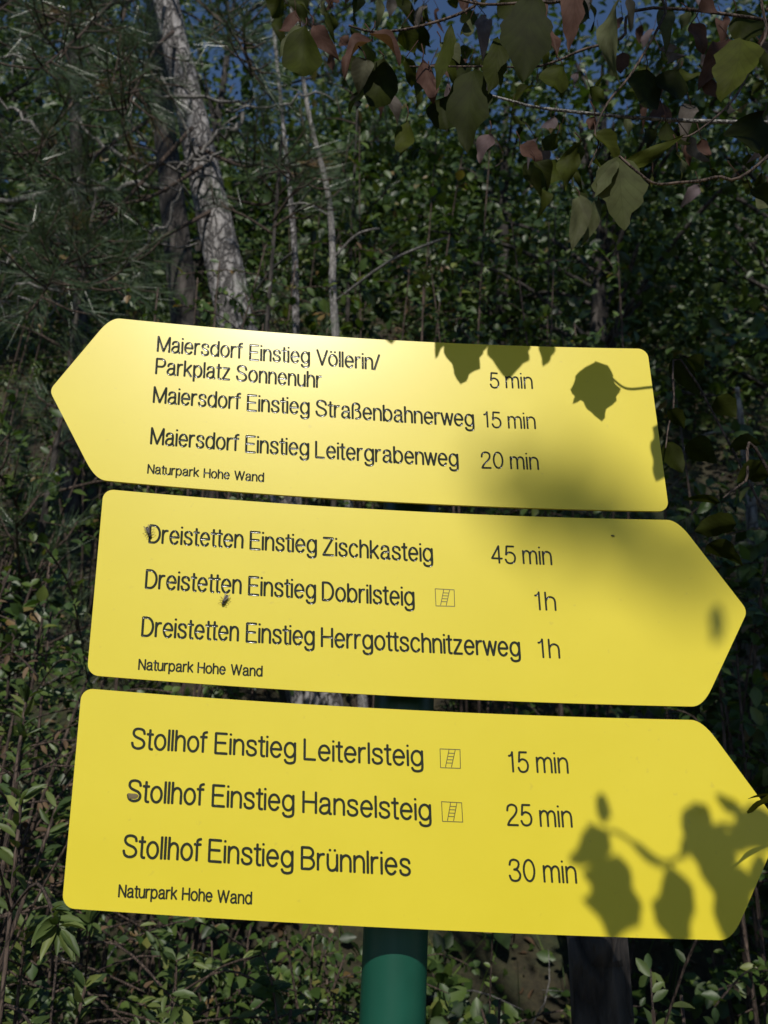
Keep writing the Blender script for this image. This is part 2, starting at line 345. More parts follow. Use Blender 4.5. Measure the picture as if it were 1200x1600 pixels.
G = {
 'M': (.74, [[(0, 0), (0, 1)], [(0, 1), (.37, .02)], [(.37, .02), (.74, 1)], [(.74, 1), (.74, 0)]]),
 'a': (.48, [sm([(.03, .55), (.08, .69), (.23, XH), (.38, .69), (.42, .53), (.42, .3), (.42, .12), (.44, .02), (.5, .01)], 4), sm([(.42, .45), (.3, .415), (.12, .37), (.01, .2), (.05, .06), (.18, 0), (.33, .06), (.42, .2)], 4)]),
 'i': (.0, [[(0, 0), (0, XH)], dot(0)]),
 'e': (.48, [[(.015, .385), (.48, .385)], arc(.245, XH / 2, .238, XH / 2, 2, 322, 22)]),
 'r': (.26, [[(0, 0), (0, XH)], sm([(0, .46), (.05, .63), (.14, .72), (.27, .735)], 4)]),
 's': (.42, [s_c]),
 'd': (.48, [bowl, [(.48, 0), (.48, 1)]]),
 'b': (.48, [bowl, [(0, 0), (0, 1)]]),
 'p': (.48, [bowl, [(0, -.28), (0, XH)]]),
 'o': (.50, [arc(.25, XH / 2, .25, XH / 2, 0, 360, 24)]),
 'ö': (.50, [arc(.25, XH / 2, .25, XH / 2, 0, 360, 24), dot(.13, .95), dot(.37, .95)]),
 'f': (.28, [sm([(.1, 0), (.1, .4), (.1, .8), (.14, .95), (.28, 1)], 4), [(-.02, XH), (.27, XH)]]),
 't': (.26, [sm([(.12, .96), (.12, .5), (.12, .12), (.16, .015), (.26, .0)], 4), [(-.01, XH), (.26, XH)]]),
 'E': (.52, [[(0, 0), (0, 1)], [(0, 1), (.51, 1)], [(0, .53), (.46, .53)], [(0, 0), (.53, 0)]]),
 'n': (.42, [[(0, 0), (0, XH)], narch]),
 'h': (.42, [[(0, 0), (0, 1)], narch]),
 'm': (.70, [[(0, 0), (0, XH)], sm([(0, .46), (.05, .64), (.18, XH), (.31, .68), (.35, .5), (.35, .25), (.35, 0)], 4), sm([(.35, .46), (.4, .64), (.53, XH), (.66, .68), (.7, .5), (.7, .25), (.7, 0)], 4)]),
 'u': (.42, [sm([(0, XH), (0, .5), (0, .25), (.06, .06), (.2, 0), (.36, .09), (.42, .28)], 4), [(.42, XH), (.42, 0)]]),
 'ü': (.42, [sm([(0, XH), (0, .5), (0, .25), (.06, .06), (.2, 0), (.36, .09), (.42, .28)], 4), [(.42, XH), (.42, 0)], dot(.1, .95), dot(.32, .95)]),
 'g': (.48, [arc(.24, .385, .24, .36, 0, 360, 24), sm([(.48, XH), (.48, .3), (.48, -.06), (.43, -.22), (.25, -.28), (.08, -.24), (.01, -.12)], 4)]),
 'V': (.62, [[(0, 1), (.31, 0)], [(.31, 0), (.62, 1)]]),
 'l': (.0, [[(0, 0), (0, 1)]]),
 '/': (.32, [[(0, -.02), (.32, 1)]]),
 'P': (.54, [[(0, 0), (0, 1)], [(0, 1), (.3, 1)] + arc(.3, .74, .24, .26, 80, -80, 10) + [(.3, .48), (0, .48)]]),
 'k': (.42, [[(0, 0), (0, 1)], [(.40, XH), (0, .28)], [(.13, .44), (.42, 0)]]),
 'z': (.42, [[(.02, XH), (.41, XH)], [(.41, XH), (0, 0)], [(0, 0), (.43, 0)]]),
 'S': (.60, [[(x * 1.42, y * 1.342) for x, y in s_c]]),
 'ß': (.48, [sm([(0, 0), (0, .4), (0, .75), (.06, .94), (.22, 1), (.38, .93), (.42, .77), (.34, .61), (.18, .555)], 4), sm([(.18, .555), (.38, .49), (.48, .28), (.41, .07), (.2, .0)], 4)]),
 'w': (.68, [[(0, XH), (.17, 0)], [(.17, 0), (.34, XH)], [(.34, XH), (.51, 0)], [(.51, 0), (.68, XH)]]),
 'L': (.48, [[(0, 1), (0, 0)], [(0, 0), (.48, 0)]]),
 'N': (.56, [[(0, 0), (0, 1)], [(0, 1), (.56, 0)], [(.56, 0), (.56, 1)]]),
 'H': (.56, [[(0, 0), (0, 1)], [(.56, 0), (.56, 1)], [(0, .52), (.56, .52)]]),
 'W': (.92, [[(0, 1), (.23, 0)], [(.23, 0), (.46, 1)], [(.46, 1), (.69, 0)], [(.69, 0), (.92, 1)]]),
 'D': (.58, [[(0, 0), (0, 1)], [(0, 1), (.22, 1)] + arc(.22, .5, .36, .5, 85, -85, 16) + [(.22, 0), (0, 0)]]),
 'Z': (.56, [[(.02, 1), (.54, 1)], [(.54, 1), (0, 0)], [(0, 0), (.57, 0)]]),
 'B': (.54, [[(0, 0), (0, 1)], [(0, 1), (.28, 1)] + arc(.28, .765, .22, .235, 80, -80, 10) + [(.28, .53), (0, .53)], [(.28, .53)] + arc(.28, .265, .26, .265, 80, -80, 10) + [(.28, 0), (0, 0)]]),
 'c': (.44, [arc(.24, XH / 2, .24, XH / 2, 38, 322, 20)]),
 '1': (.20, [sm([(0, .80), (.08, .825), (.15, .90), (.18, 1)], 4), [(.18, 1), (.18, 0)]]),
 '2': (.50, [sm([(.01, .70), (.06, .91), (.24, 1), (.43, .92), (.47, .72), (.37, .5), (.12, .22), (.01, .0)], 4), [(.01, 0), (.5, 0)]]),
 '3': (.50, [sm([(.02, .75), (.08, .94), (.24, 1), (.42, .92), (.45, .74), (.36, .58), (.22, .535)], 4), sm([(.22, .535), (.38, .50), (.5, .29), (.43, .07), (.25, 0), (.07, .06), (0, .25)], 4)]),
 '4': (.52, [[(.37, 0), (.37, 1)], [(.37, 1), (0, .26)], [(0, .26), (.52, .26)]]),
 '5': (.50, [[(.45, 1), (.09, 1)], [(.09, 1), (.04, .5)], sm([(.04, .5), (.13, .61), (.26, .645), (.43, .55), (.5, .33), (.43, .09), (.25, 0), (.08, .05), (0, .22)], 4)]),
 '0': (.50, [arc(.25, .5, .25, .5, 0, 360, 26)]),
}
TIGHT = {'t', 'f'}
def layout(word):
    x = 0; out = []
    for i, ch in enumerate(word):
        w, st = G[ch]
        if i:
            p = word[i - 1]; g = .18
            if p in TIGHT: g -= .05
            if ch in TIGHT: g -= .035
            if p == 'l' or ch == 'l' or p == 'i' or ch == 'i': g += .0
            if ch in 'Vwv/' or p in 'Vw': g -= .05
            x += g
            if p == '1': x += .09
        out.append((x, st)); x += w
    return x, out
PROF = [(-1.01, -.2), (-1.0, .22), (-.72, .05), (-.38, -.02), (0, -.05), (.38, -.02), (.72, .05), (1.0, .22), (1.01, -.2)]   # across the groove: offset (x half width), height (mm-ish)
def groove(mb, pts, hw, depth):
    """concave channel along a polyline in the sign frame, rounded cutter ends"""
    P = [np.array(p, float) for p in pts]
    Q = [P[0]]
    for p in P[1:]:
        if np.linalg.norm(p - Q[-1]) > 1e-6: Q.append(p)
    P = Q; m = len(P)
    if m < 2: return
    closed = np.linalg.norm(P[0] - P[-1]) < 1e-6
    rows = []
    def nrm(i):
        if closed:
            a = P[i - 1] if i > 0 else P[m - 2]; b = P[i + 1] if i < m - 1 else P[1]
        else: a = P[max(i - 1, 0)]; b = P[min(i + 1, m - 1)]
        t = b - a; t = t / (np.linalg.norm(t) + 1e-12); return t, np.array([-t[1], t[0]])
    for i in range(m):
        t, n = nrm(i); rows.append((P[i], n, 1.0))
    if not closed:
        t0, n0 = nrm(0); t1, n1 = nrm(m - 1)
        rows = [(P[0] - t0 * hw * .75, n0, .45), (P[0] - t0 * hw * .45, n0, .82)] + rows + [(P[-1] + t1 * hw * .45, n1, .82), (P[-1] + t1 * hw * .75, n1, .45)]
    k = len(PROF); V = []
    for c, n, s in rows:
        for o, h in PROF:
            q = c + n * (o * hw * s); V.append(S2W(q[0], q[1], .00012 + (h + .06) * depth))
    F = [[i * k + j, i * k + j + 1, (i + 1) * k + j + 1, (i + 1) * k + j] for i in range(len(rows) - 1) for j in range(k - 1)]
    mb.add(V, F)
    return
WORDS=[(0, 'Maiersdorf', -0.2581, 0.4015, -0.1712, 0.402, 0.0163, 'd'),
(0, 'Einstieg', -0.1655, 0.401, -0.1034, 0.4019, 0.0164, 'd'),
(0, 'Völlerin/', -0.0977, 0.4011, -0.0322, 0.3997, 0.0164, 'd'),
(0, 'Parkplatz', -0.2581, 0.3764, -0.1831, 0.3768, 0.0159, 'd'),
(0, 'Sonnenuhr', -0.178, 0.3766, -0.0913, 0.3756, 0.0159, 'd'),
(0, '5', 0.0774, 0.3857, 0.0877, 0.3853, 0.0166, 't'),
(0, 'min', 0.0934, 0.3861, 0.1213, 0.3862, 0.0167, 't'),
(0, 'Maiersdorf', -0.2584, 0.3448, -0.1713, 0.3456, 0.016, 'd'),
(0, 'Einstieg', -0.1662, 0.3447, -0.1034, 0.3452, 0.0161, 'd'),
(0, 'Straßenbahnerweg', -0.0983, 0.3444, 0.06, 0.342, 0.0168, 'd'),
(0, '15', 0.0688, 0.3421, 0.087, 0.3415, 0.0161, 't'),
(0, 'min', 0.0928, 0.3417, 0.1209, 0.3421, 0.0161, 't'),
(0, 'Maiersdorf', -0.2581, 0.3005, -0.1715, 0.301, 0.016, 'd'),
(0, 'Einstieg', -0.1664, 0.3003, -0.1035, 0.3011, 0.0161, 'd'),
(0, 'Leitergrabenweg', -0.0984, 0.2998, 0.0423, 0.2986, 0.0163, 'd'),
(0, '20', 0.0636, 0.298, 0.0862, 0.2986, 0.0165, 't'),
(0, 'min', 0.0921, 0.2984, 0.1205, 0.2986, 0.0165, 't'),
(0, 'Naturpark', -0.2587, 0.2698, -0.209, 0.2707, 0.0085, 'p'),
(0, 'Hohe', -0.2052, 0.2704, -0.1797, 0.2706, 0.0085, 'p'),
(0, 'Wand', -0.1759, 0.2706, -0.1468, 0.2707, 0.0087, 'p'),
(1, 'Dreistetten', -0.2531, 0.2013, -0.1644, 0.2031, 0.0167, 'd'),
(1, 'Einstieg', -0.1593, 0.2027, -0.0956, 0.203, 0.0168, 'd'),
(1, 'Zischkasteig', -0.0911, 0.2017, 0.0135, 0.2009, 0.0168, 'd'),
(1, '45', 0.0677, 0.2025, 0.0916, 0.2025, 0.0163, 't'),
(1, 'min', 0.0973, 0.2029, 0.1254, 0.2027, 0.0164, 't'),
(1, 'Dreistetten', -0.2534, 0.1579, -0.1647, 0.1594, 0.0165, 'd'),
(1, 'Einstieg', -0.1594, 0.159, -0.0962, 0.1593, 0.0166, 'd'),
(1, 'Dobrilsteig', -0.0915, 0.1584, -0.0052, 0.1579, 0.0167, 'd'),
(1, '1h', 0.1054, 0.1591, 0.1256, 0.1591, 0.0167, 't'),
(1, 'Dreistetten', -0.2537, 0.1137, -0.1657, 0.1157, 0.0167, 'd'),
(1, 'Einstieg', -0.1602, 0.1154, -0.0972, 0.116, 0.0168, 'd'),
(1, 'Herrgottschnitzerweg', -0.0923, 0.1156, 0.0896, 0.1154, 0.0169, 'd'),
(1, '1h', 0.105, 0.1151, 0.1253, 0.1151, 0.0169, 't'),
(1, 'Naturpark', -0.2542, 0.0835, -0.2051, 0.0847, 0.0087, 'p'),
(1, 'Hohe', -0.202, 0.0846, -0.1765, 0.0849, 0.0089, 'p'),
(1, 'Wand', -0.1725, 0.085, -0.1437, 0.0854, 0.009, 'p'),
(2, 'Stollhof', -0.2558, 0.0158, -0.1894, 0.0171, 0.0173, 'd'),
(2, 'Einstieg', -0.1842, 0.0168, -0.1129, 0.0169, 0.0174, 'd'),
(2, 'Leiterlsteig', -0.1071, 0.0165, -0.0022, 0.016, 0.0175, 'd'),
(2, '15', 0.0714, 0.0145, 0.0897, 0.0147, 0.0167, 't'),
(2, 'min', 0.0956, 0.0149, 0.124, 0.0152, 0.0167, 't'),
(2, 'Stollhof', -0.2561, -0.0271, -0.1902, -0.0262, 0.017, 'd'),
(2, 'Einstieg', -0.1847, -0.0264, -0.1138, -0.0267, 0.0172, 'd'),
(2, 'Hanselsteig', -0.1077, -0.027, 0.0031, -0.0283, 0.0171, 'd'),
(2, '25', 0.0668, -0.0292, 0.0894, -0.029, 0.0166, 't'),
(2, 'min', 0.095, -0.0291, 0.1234, -0.0289, 0.0166, 't'),
(2, 'Stollhof', -0.2565, -0.0711, -0.1905, -0.0701, 0.0171, 'd'),
(2, 'Einstieg', -0.1858, -0.0701, -0.114, -0.0712, 0.0172, 'd'),
(2, 'Brünnlries', -0.1086, -0.0715, -0.0158, -0.0724, 0.0174, 'd'),
(2, '30', 0.0657, -0.0732, 0.0887, -0.0728, 0.0167, 't'),
(2, 'min', 0.0946, -0.0729, 0.1231, -0.0729, 0.0167, 't'),
(2, 'Naturpark', -0.2574, -0.1017, -0.209, -0.1006, 0.009, 'p'),
(2, 'Hohe', -0.2057, -0.1007, -0.1802, -0.1007, 0.009, 'p'),
(2, 'Wand', -0.1769, -0.1008, -0.1478, -0.1007, 0.0091, 'p')]

LADDERS= [(1, [(0.0139, 0.1748), (0.0315, 0.1746), (0.0313, 0.159), (0.014, 0.1586)]), (2, [(0.0124, 0.0311), (0.0299, 0.0312), (0.0295, 0.0155), (0.0122, 0.0153)]), (2, [(0.0119, -0.0127), (0.0291, -0.0129), (0.0293, -0.0285), (0.012, -0.0286)])]
SIGNS = [(.2412, -.3064, -.3585, .4345, .2584), (-.2982, .2480, .3007, .2498, .0749), (-.3016, .2456, .2998, .0632, -.1130)]
SIGN_LABEL = ['yellow arrow sign pointing left, topmost of the three on the green post',
              'yellow arrow sign pointing right with two flies on it, between the other two',
              'yellow arrow sign pointing right with three leaf shadows, lowest above the green post']
SIGN_LABEL[2] = 'lowest yellow arrow sign, pointing right, with dark leaf shadows near its tip'
signs = []
HW = {'d': .00108, 't': .00088, 'p': .00074}
NAMES = {'d': 'destination_text', 't': 'walking_time_text', 'p': 'park_name_text'}
for si, (xe, xc, xt, zt, zb) in enumerate(SIGNS):
    root = empty('trail_sign', S2W(0, (zt + zb) / 2, -.004), SIGN_LABEL[si], 'sign', 'yellow trail signs on the green post'); signs.append(root)
    board('board', xe, xc, xt, zt, zb, root)
    lines = {}
    for (s, w, x0, z0, x1, z1, cap, kind) in WORDS:
        if s != si: continue
        key = (kind, round(z0 / .012) if kind != 'd' else round(z0 / .012)); 
        for kk in lines:
            if kk[0] == kind and abs(lines[kk][1] - z0) < .008: key = kk
        lines.setdefault(key, [MB(), z0])
        mb = lines[key][0]; tot, gl = layout(w); x0 += HW[kind] * 1.1; x1 -= HW[kind] * 1.3
        capb = {'d': .0166, 't': .0165, 'p': .0088}[kind]
        for gx0, st in gl:
            for stroke in st:
                pts = [(x0 + (gx0 + px) / tot * (x1 - x0), z0 + (z1 - z0) * (gx0 + px) / tot + py * capb) for px, py in stroke]
                # gently resample straight strokes so they follow the bow of the sheet
                groove(mb, pts, HW[kind], .0006 if kind != 'p' else .0004)
    for (kind, _), (mb, _) in sorted(lines.items(), key=lambda kv: -kv[1][1]):
        mb.build(NAMES[kind], M['engrave'], root)
    for s, q in LADDERS:
        if s != si: continue
        mb = MB(); q = [np.array(p) for p in q]; hw = .00033
        def lp(a, b): return q[0] * (1 - a) * (1 - b) + q[1] * a * (1 - b) + q[2] * a * b + q[3] * (1 - a) * b
        for a, b in (((0, 0), (1, 0)), ((1, 0), (1, 1)), ((1, 1), (0, 1)), ((0, 1), (0, 0)), ((.45, .03), (.25, .95)), ((.76, .03), (.55, .95))):
            groove(mb, [lp(*a), lp(*b)], hw, .0002)
        for t in (.2, .39, .58, .77):
            groove(mb, [lp(.45 - .2 * t, .03 + .92 * t), lp(.76 - .21 * t, .03 + .92 * t)], hw, .0002)
        mb.build('ladder_symbol', M['engrave_thin'], root)
# post and clamps
PX = S2W(-.032, .0)[0] + .012; PY = .003 + .029 + .0285
PR = .0285
pb = Vector((PX, PY, 0.0))
post = empty('signpost', pb, 'round dark green metal post carrying the three yellow signs', 'post')
mb = MB(); mb.tube([(PX, PY, -.3), (PX, PY, .8), (PX, PY, 1.6), (PX, PY, LIFT + .415)], PR, 40, cap=False); mb.build('pole', M['post'], post)
mb = MB(); zt = LIFT + .415
mb.tube([(PX, PY, zt - .012), (PX, PY, zt - .001), (PX, PY, zt + .006), (PX, PY, zt + .010)], [PR + .002, PR + .002, PR * .8, PR * .3], 40); mb.build('post_cap', M['post'], post)
for root, (xe, xc, xt, zt, zb) in zip(signs, SIGNS):
    for f in (.28, .72):
        z = LIFT + zb + (zt - zb) * f
        mb = MB()
        ring = [(PX + (PR + .003) * math.cos(a), PY + (PR + .003) * math.sin(a)) for a in np.linspace(0, 2 * math.pi, 33)]
        V = []; F = []
        for i, (x, y) in enumerate(ring):
            for dz in (-.012, .012):
                V.append((x, y, z + dz))
        for i in range(32): F.append([2 * i, 2 * i + 2, 2 * i + 3, 2 * i + 1])
        mb.add(V, F)
        y0 = .0045; y1 = PY - PR
        for sx in (-.022, .022):
            V = [(PX + sx + dx, y, z + dz) for dx in (-.004, .004) for y in (y0, y1 + .012) for dz in (-.012, .012)]
            mb.add(V, [[0, 1, 3, 2], [4, 6, 7, 5], [0, 4, 5, 1], [2, 3, 7, 6], [0, 2, 6, 4], [1, 5, 7, 3]])
        mb.smooth = False; mb.build('clamp', M['galv'], root)

# insects and marks on the sheets
def fly(px, ang, L, label, wings=True):
    """fly sitting on a sheet; px = (x,z) in the sign frame, ang = body direction in degrees"""
    c = Vector(S2W(px[0], px[1], .0)); d = Vector((math.cos(R(ang)), 0, math.sin(R(ang)))); sd = Vector((-d.z, 0, d.x)); n = Vector((0, -1, 0))
    root = empty('fly', c, label, 'insect', 'insects resting on the middle sign')
    mb = MB(); pts = []; rad = []
    for t, r in ((-.5, .05), (-.45, .11), (-.3, .16), (-.1, .15), (.02, .13), (.12, .17), (.25, .16), (.32, .09), (.36, .12), (.43, .13), (.5, .07)):
        pts.append(c + d * (t * L) + n * (L * .2)); rad.append(r * L)
    mb.tube(pts, rad, 10); mb.build('body', M['fly'], root)
    mb = MB()
    for s in (-1, 1):
        for a, sp in ((.28, .45), (.18, .5), (.08, .55)):
            p0 = c + d * (a * L) + n * (L * .16); k = (a - .18) * 2.2
            p1 = p0 + sd * (s * L * sp * .5) + d * (k * L * .5) + n * (L * .12); p2 = p0 + sd * (s * L * sp) + d * (k * L); p2 = Vector((p2.x, S2W(p2.x - SHEAR * px[1], px[1])[1], p2.z))
            mb.tube([p0, p1, p2], [L * .022, L * .018, L * .01], 5)
    mb.build('legs', M['fly'], root)
    if wings:
        for s in (-1, 1):
            mb = MB(); V = []; 
            for t, w in ((0, .03), (.15, .1), (.4, .17), (.65, .16), (.82, .06)):
                a = c + d * ((.18 - t) * L) + sd * (s * L * (.03 + t * .22)) + n * (L * (.37 - t * .1))
                V += [a - sd * (w * L * .5), a + sd * (w * L * .5) + n * (.02 * L)]
            mb.add([tuple(v) for v in V], [[2 * i, 2 * i + 1, 2 * i + 3, 2 * i + 2] for i in range(4)]); mb.build('wing', M['wing'], root)
fly((-.2527, .2108), -62, .0105, 'dark fly sitting on the first letter D of the middle yellow sign')
fly((-.1797, .1518), -112, .0100, 'dark fly with spread legs just below the second text line of the middle sign')
fly((.1846, .2326), -10, .0034, 'tiny dark bug alone on the right part of the middle yellow sign', wings=False)
# greasy smudge on the lowest sheet
mb = MB(); c0 = (-.2513, -.0232)
for k in range(26):
    a = k / 26 * 2 * math.pi
ring = [(c0[0] + .0042 * (1 + .25 * math.sin(3 * a + 1)) * math.cos(a), c0[1] + .0030 * (1 + .3 * math.cos(2 * a)) * math.sin(a)) for a in np.linspace(0, 2 * math.pi, 24, endpoint=False)]
V = [S2W(*c0, .0008)] + [S2W(x, z, .0003) for x, z in ring]
mb.add(V, [[0, i + 1, (i + 1) % 24 + 1] for i in range(24)]); mb.build('dirt_smudge', M['smudge'], signs[2])


# ------------------------------------------------------------------ vegetation builders
def bez(pts, k=6): return [Vector(p) for p in sm([tuple(p) for p in pts], k)]
def jitter_line(a, b, n, amp):
    a = Vector(a); b = Vector(b); L = (b - a).length; o = []
    for i in range(n + 1):
        t = i / n; w = amp * L * (0 if i == 0 else 1)
        o.append(a.lerp(b, t) + Vector((random.uniform(-1, 1), random.uniform(-1, 1), random.uniform(-1, 1))) * w)
    return o
def leaf_obj(name, P, Y, Zh, S, tint, mat, parent=None, tv=LEAF_V, tf=LEAF_F, tuv=LEAF_UV):
    X, Y, Z = frames(np.asarray(Y, float), np.asarray(Zh, float))
    me = inst_mesh(name, tv, tf, np.asarray(P, float), X, Y, Z, S, np.asarray(tint, float), tuv)
    return link(name, me, mat, parent)

def sun_shadow_on_signs(P, grow=.05):
    """mask of points whose sun shadow would fall on the sheets"""
    P = np.asarray(P); t = -P[:, 1] / SUN.y          # P - SUN*t hits y=0  -> t<0 when point is behind sign
    t = P[:, 1] / SUN.y
    x = P[:, 0] - SUN.x * t; z = P[:, 2] - SUN.z * t
    return (t > 0) & (x > -.37 - grow) & (x < .33 + grow) & (z > 1.30 - grow) & (z < 2.06 + grow)

def open_to_sun(P):
    """gaps in the tall trees: share of leaves dropped so that the sun reaches the pine, its branches and the front twigs"""
    P = np.asarray(P); t = P[:, 1] / SUN.y; x = P[:, 0] - SUN.x * t; z = P[:, 2] - SUN.z * t
    pr = np.zeros(len(P))
    for x0, x1, z0, z1, q in GAPS:
        pr = np.maximum(pr, np.where((x > x0) & (x < x1) & (z > z0) & (z < z1), q, 0))
    return (t > 0) & (rng.uniform(size=len(P)) < pr)
def in_gap(pts):
    for p in pts:
        t = p.y / SUN.y; x = p.x - SUN.x * t; z = p.z - SUN.z * t
        if t > 0 and any(x0 < x < x1 and z0 < z < z1 for x0, x1, z0, z1, q in GAPS[1:3]): return True
    return False
def bush(name, base, h, spread, nst, leaf, aspect, mat, label, group=None, per=26, droop=.3, cat='bush', whorl=False, lean=(0, 0), stem_mat='twig_brown'):
    base = Vector(base); root = empty(name, base, label, cat, group)
    mb = MB(); P = []; Y = []; Z = []; S = []; T = []
    def put(p, d, s):
        P.append(p); Y.append(d); Z.append((random.gauss(0, .4), random.gauss(0, .4) - .8, .8)); S.append(s); T.append(min(1, max(0, random.gauss(.45, .25))))
    for k in range(nst):
        a = random.uniform(0, 2 * math.pi); rr = spread * math.sqrt(random.random())
        top = base + Vector((math.cos(a) * rr + lean[0], math.sin(a) * rr + lean[1], h * random.uniform(.55, 1.0)))
        foot = base + Vector((math.cos(a) * rr * .2, math.sin(a) * rr * .2, 0))
        mid = foot.lerp(top, .55) + Vector((random.gauss(0, .05), random.gauss(0, .05), .04 * h))
        pts = bez([foot, mid, top], 6)
        mb.tube(pts, [.0025 + .0022 * min(h, 2) * (1 - i / len(pts)) for i in range(len(pts))], 5)
        side = []
        for j in range(random.randint(5, 9)):
            q = pts[random.randint(3, len(pts) - 2)]; dd = Vector((random.gauss(0, 1), random.gauss(0, 1), random.uniform(-.1, .7))).normalized() * random.uniform(.12, .3) * min(h, 1.6)
            tw = bez([q, q + dd * .5 + Vector((0, 0, .02)), q + dd + Vector((0, 0, -droop * dd.length * .5))], 4); mb.tube(tw, [.0022] * (len(tw) - 1) + [.001], 4); side.append(tw)
        for tw in [pts[4:]] + side:
            n = max(4, int(per * 2.2 / (len(side) + 1)))
            for j in range(n):
                t = (j + random.random()) / n
                if whorl: t = 1 - .25 * t * t
                i = min(int(t * (len(tw) - 1)), len(tw) - 2); q = tw[i].lerp(tw[i + 1], t * (len(tw) - 1) - i); ax = (tw[i + 1] - tw[i]).normalized()
                o = ax.orthogonal().normalized(); o = Matrix.Rotation(random.uniform(0, 6.28), 3, ax) @ o
                d = (o * 1.0 + ax * (.9 if whorl else .5) + Vector((0, 0, -droop * random.random()))).normalized()
                put(q, d, leaf * random.uniform(.6, 1.15))
    mb.build('stems', M[stem_mat], root)
    S = np.array(S); P = np.array(P)
    keep = ~sun_shadow_on_signs(P, .02) | (P[:, 1] > -.02)
    SS = np.stack([S * aspect, S, S], 1)
    leaf_obj('foliage', P[keep], np.array(Y)[keep], np.array(Z)[keep], SS[keep], np.array(T)[keep], M[mat], root)
    return root

NEEDLE_V = [(-.5, 0, 0), (.5, 0, 0), (.35, .6, .06), (0, 1, .0), (-.35, .6, .06)]
NEEDLE_F = [(0, 1, 2, 4), (4, 2, 3, 3)]
NEEDLE_V2 = [(-.5, 0, 0), (.5, 0, 0), (.12, 1, 0), (-.12, 1, 0)]
def needle_tufts(acc, p, d, length=.11, n=46, dead=False, spread=.75):
    d = Vector(d).normalized()
    for k in range(n):
        t = random.random(); q = p - d * (.10 * t)
        o = Vector((random.gauss(0, 1), random.gauss(0, 1), random.gauss(0, 1))); o = (o - d * o.dot(d)).normalized()
        v = (d * random.uniform(.5, 1.1) + o * random.uniform(.25, 1) * spread + Vector((0, 0, .1))).normalized()
        acc['P'].append(q); acc['Y'].append(v); acc['S'].append((.0021, length * random.uniform(.7, 1.15), 1)); acc['T'].append(random.uniform(.96, 1) if dead else min(.9, max(0, random.gauss(.45, .22))))
def build_needles(acc, root, name='needles'):
    n = len(acc['P']); Zh = rng.normal(size=(n, 3))
    return leaf_obj(name, np.array(acc['P']), np.array(acc['Y']), Zh, np.array(acc['S']), np.array(acc['T']), M['needle'], root, NEEDLE_V2, [(0, 1, 2, 3)], None)
def acc0(): return dict(P=[], Y=[], S=[], T=[])
def bough(mb, acc, path, r0, tuft_every=.1, twig=.28, n=42, length=.11, dead_ratio=0.0):
    """a living pine branch: wood into mb, needles into acc"""
    pts = bez(path, 6); m = len(pts)
    mb.tube(pts, [r0 * (1 - .75 * i / (m - 1)) for i in range(m)], 6, rough=.08)
    L = sum((pts[i + 1] - pts[i]).length for i in range(m - 1)); cnt = max(3, int(L / tuft_every))
    for k in range(cnt):
        t = .3 + .7 * (k + random.random()) / cnt; i = min(int(t * (m - 1)), m - 2); q = pts[i].lerp(pts[i + 1], t * (m - 1) - i); ax = (pts[i + 1] - pts[i]).normalized()
        o = Vector((random.gauss(0, 1), random.gauss(0, 1), random.gauss(.25, .5))); o = (o - ax * o.dot(ax) * .6).normalized()
        d = (ax * .7 + o).normalized() * twig * random.uniform(.4, 1.1); e = q + d + Vector((0, 0, .04))
        mb.tube([q, q.lerp(e, .5) + Vector((0, 0, -.015)), e], [.005, .004, .003], 4)
        needle_tufts(acc, e, d, length, n, random.random() < dead_ratio)
    needle_tufts(acc, pts[-1], pts[-1] - pts[-2], length, n)
def live_bough(root, *a):
    mb = MB(); acc = acc0(); bough(mb, acc, *a); o = mb.build('bough', M['twig_brown'], root)
    nd = build_needles(acc, None); nd.parent = o; nd.matrix_parent_inverse = Matrix.Identity(4)
    return o
def trunk_mesh(pts, radii, n=18, rough=.05, sub=6):
    P = bez(pts, sub); rr = np.interp(np.linspace(0, len(pts) - 1, len(P)), range(len(pts)), radii)
    mb = MB(); mb.tube(P, list(rr), n, rough=rough); return mb
def down_to_ground(p, q, extra=.25):
    """extend the line p(upper)->q(lower) to the ground"""
    d = (q - p).normalized(); r = q.copy()
    for _ in range(400):
        if r.z < gz(r.x, r.y) - extra: break
        r = r + d * .03
    return r
def pxl(lst, y, dy=None):
    """polyline of photo pixels on depth y (optionally varying)"""
    return [pix(u, v, y + (dy[i] if dy else 0)) for i, (u, v) in enumerate(lst)]

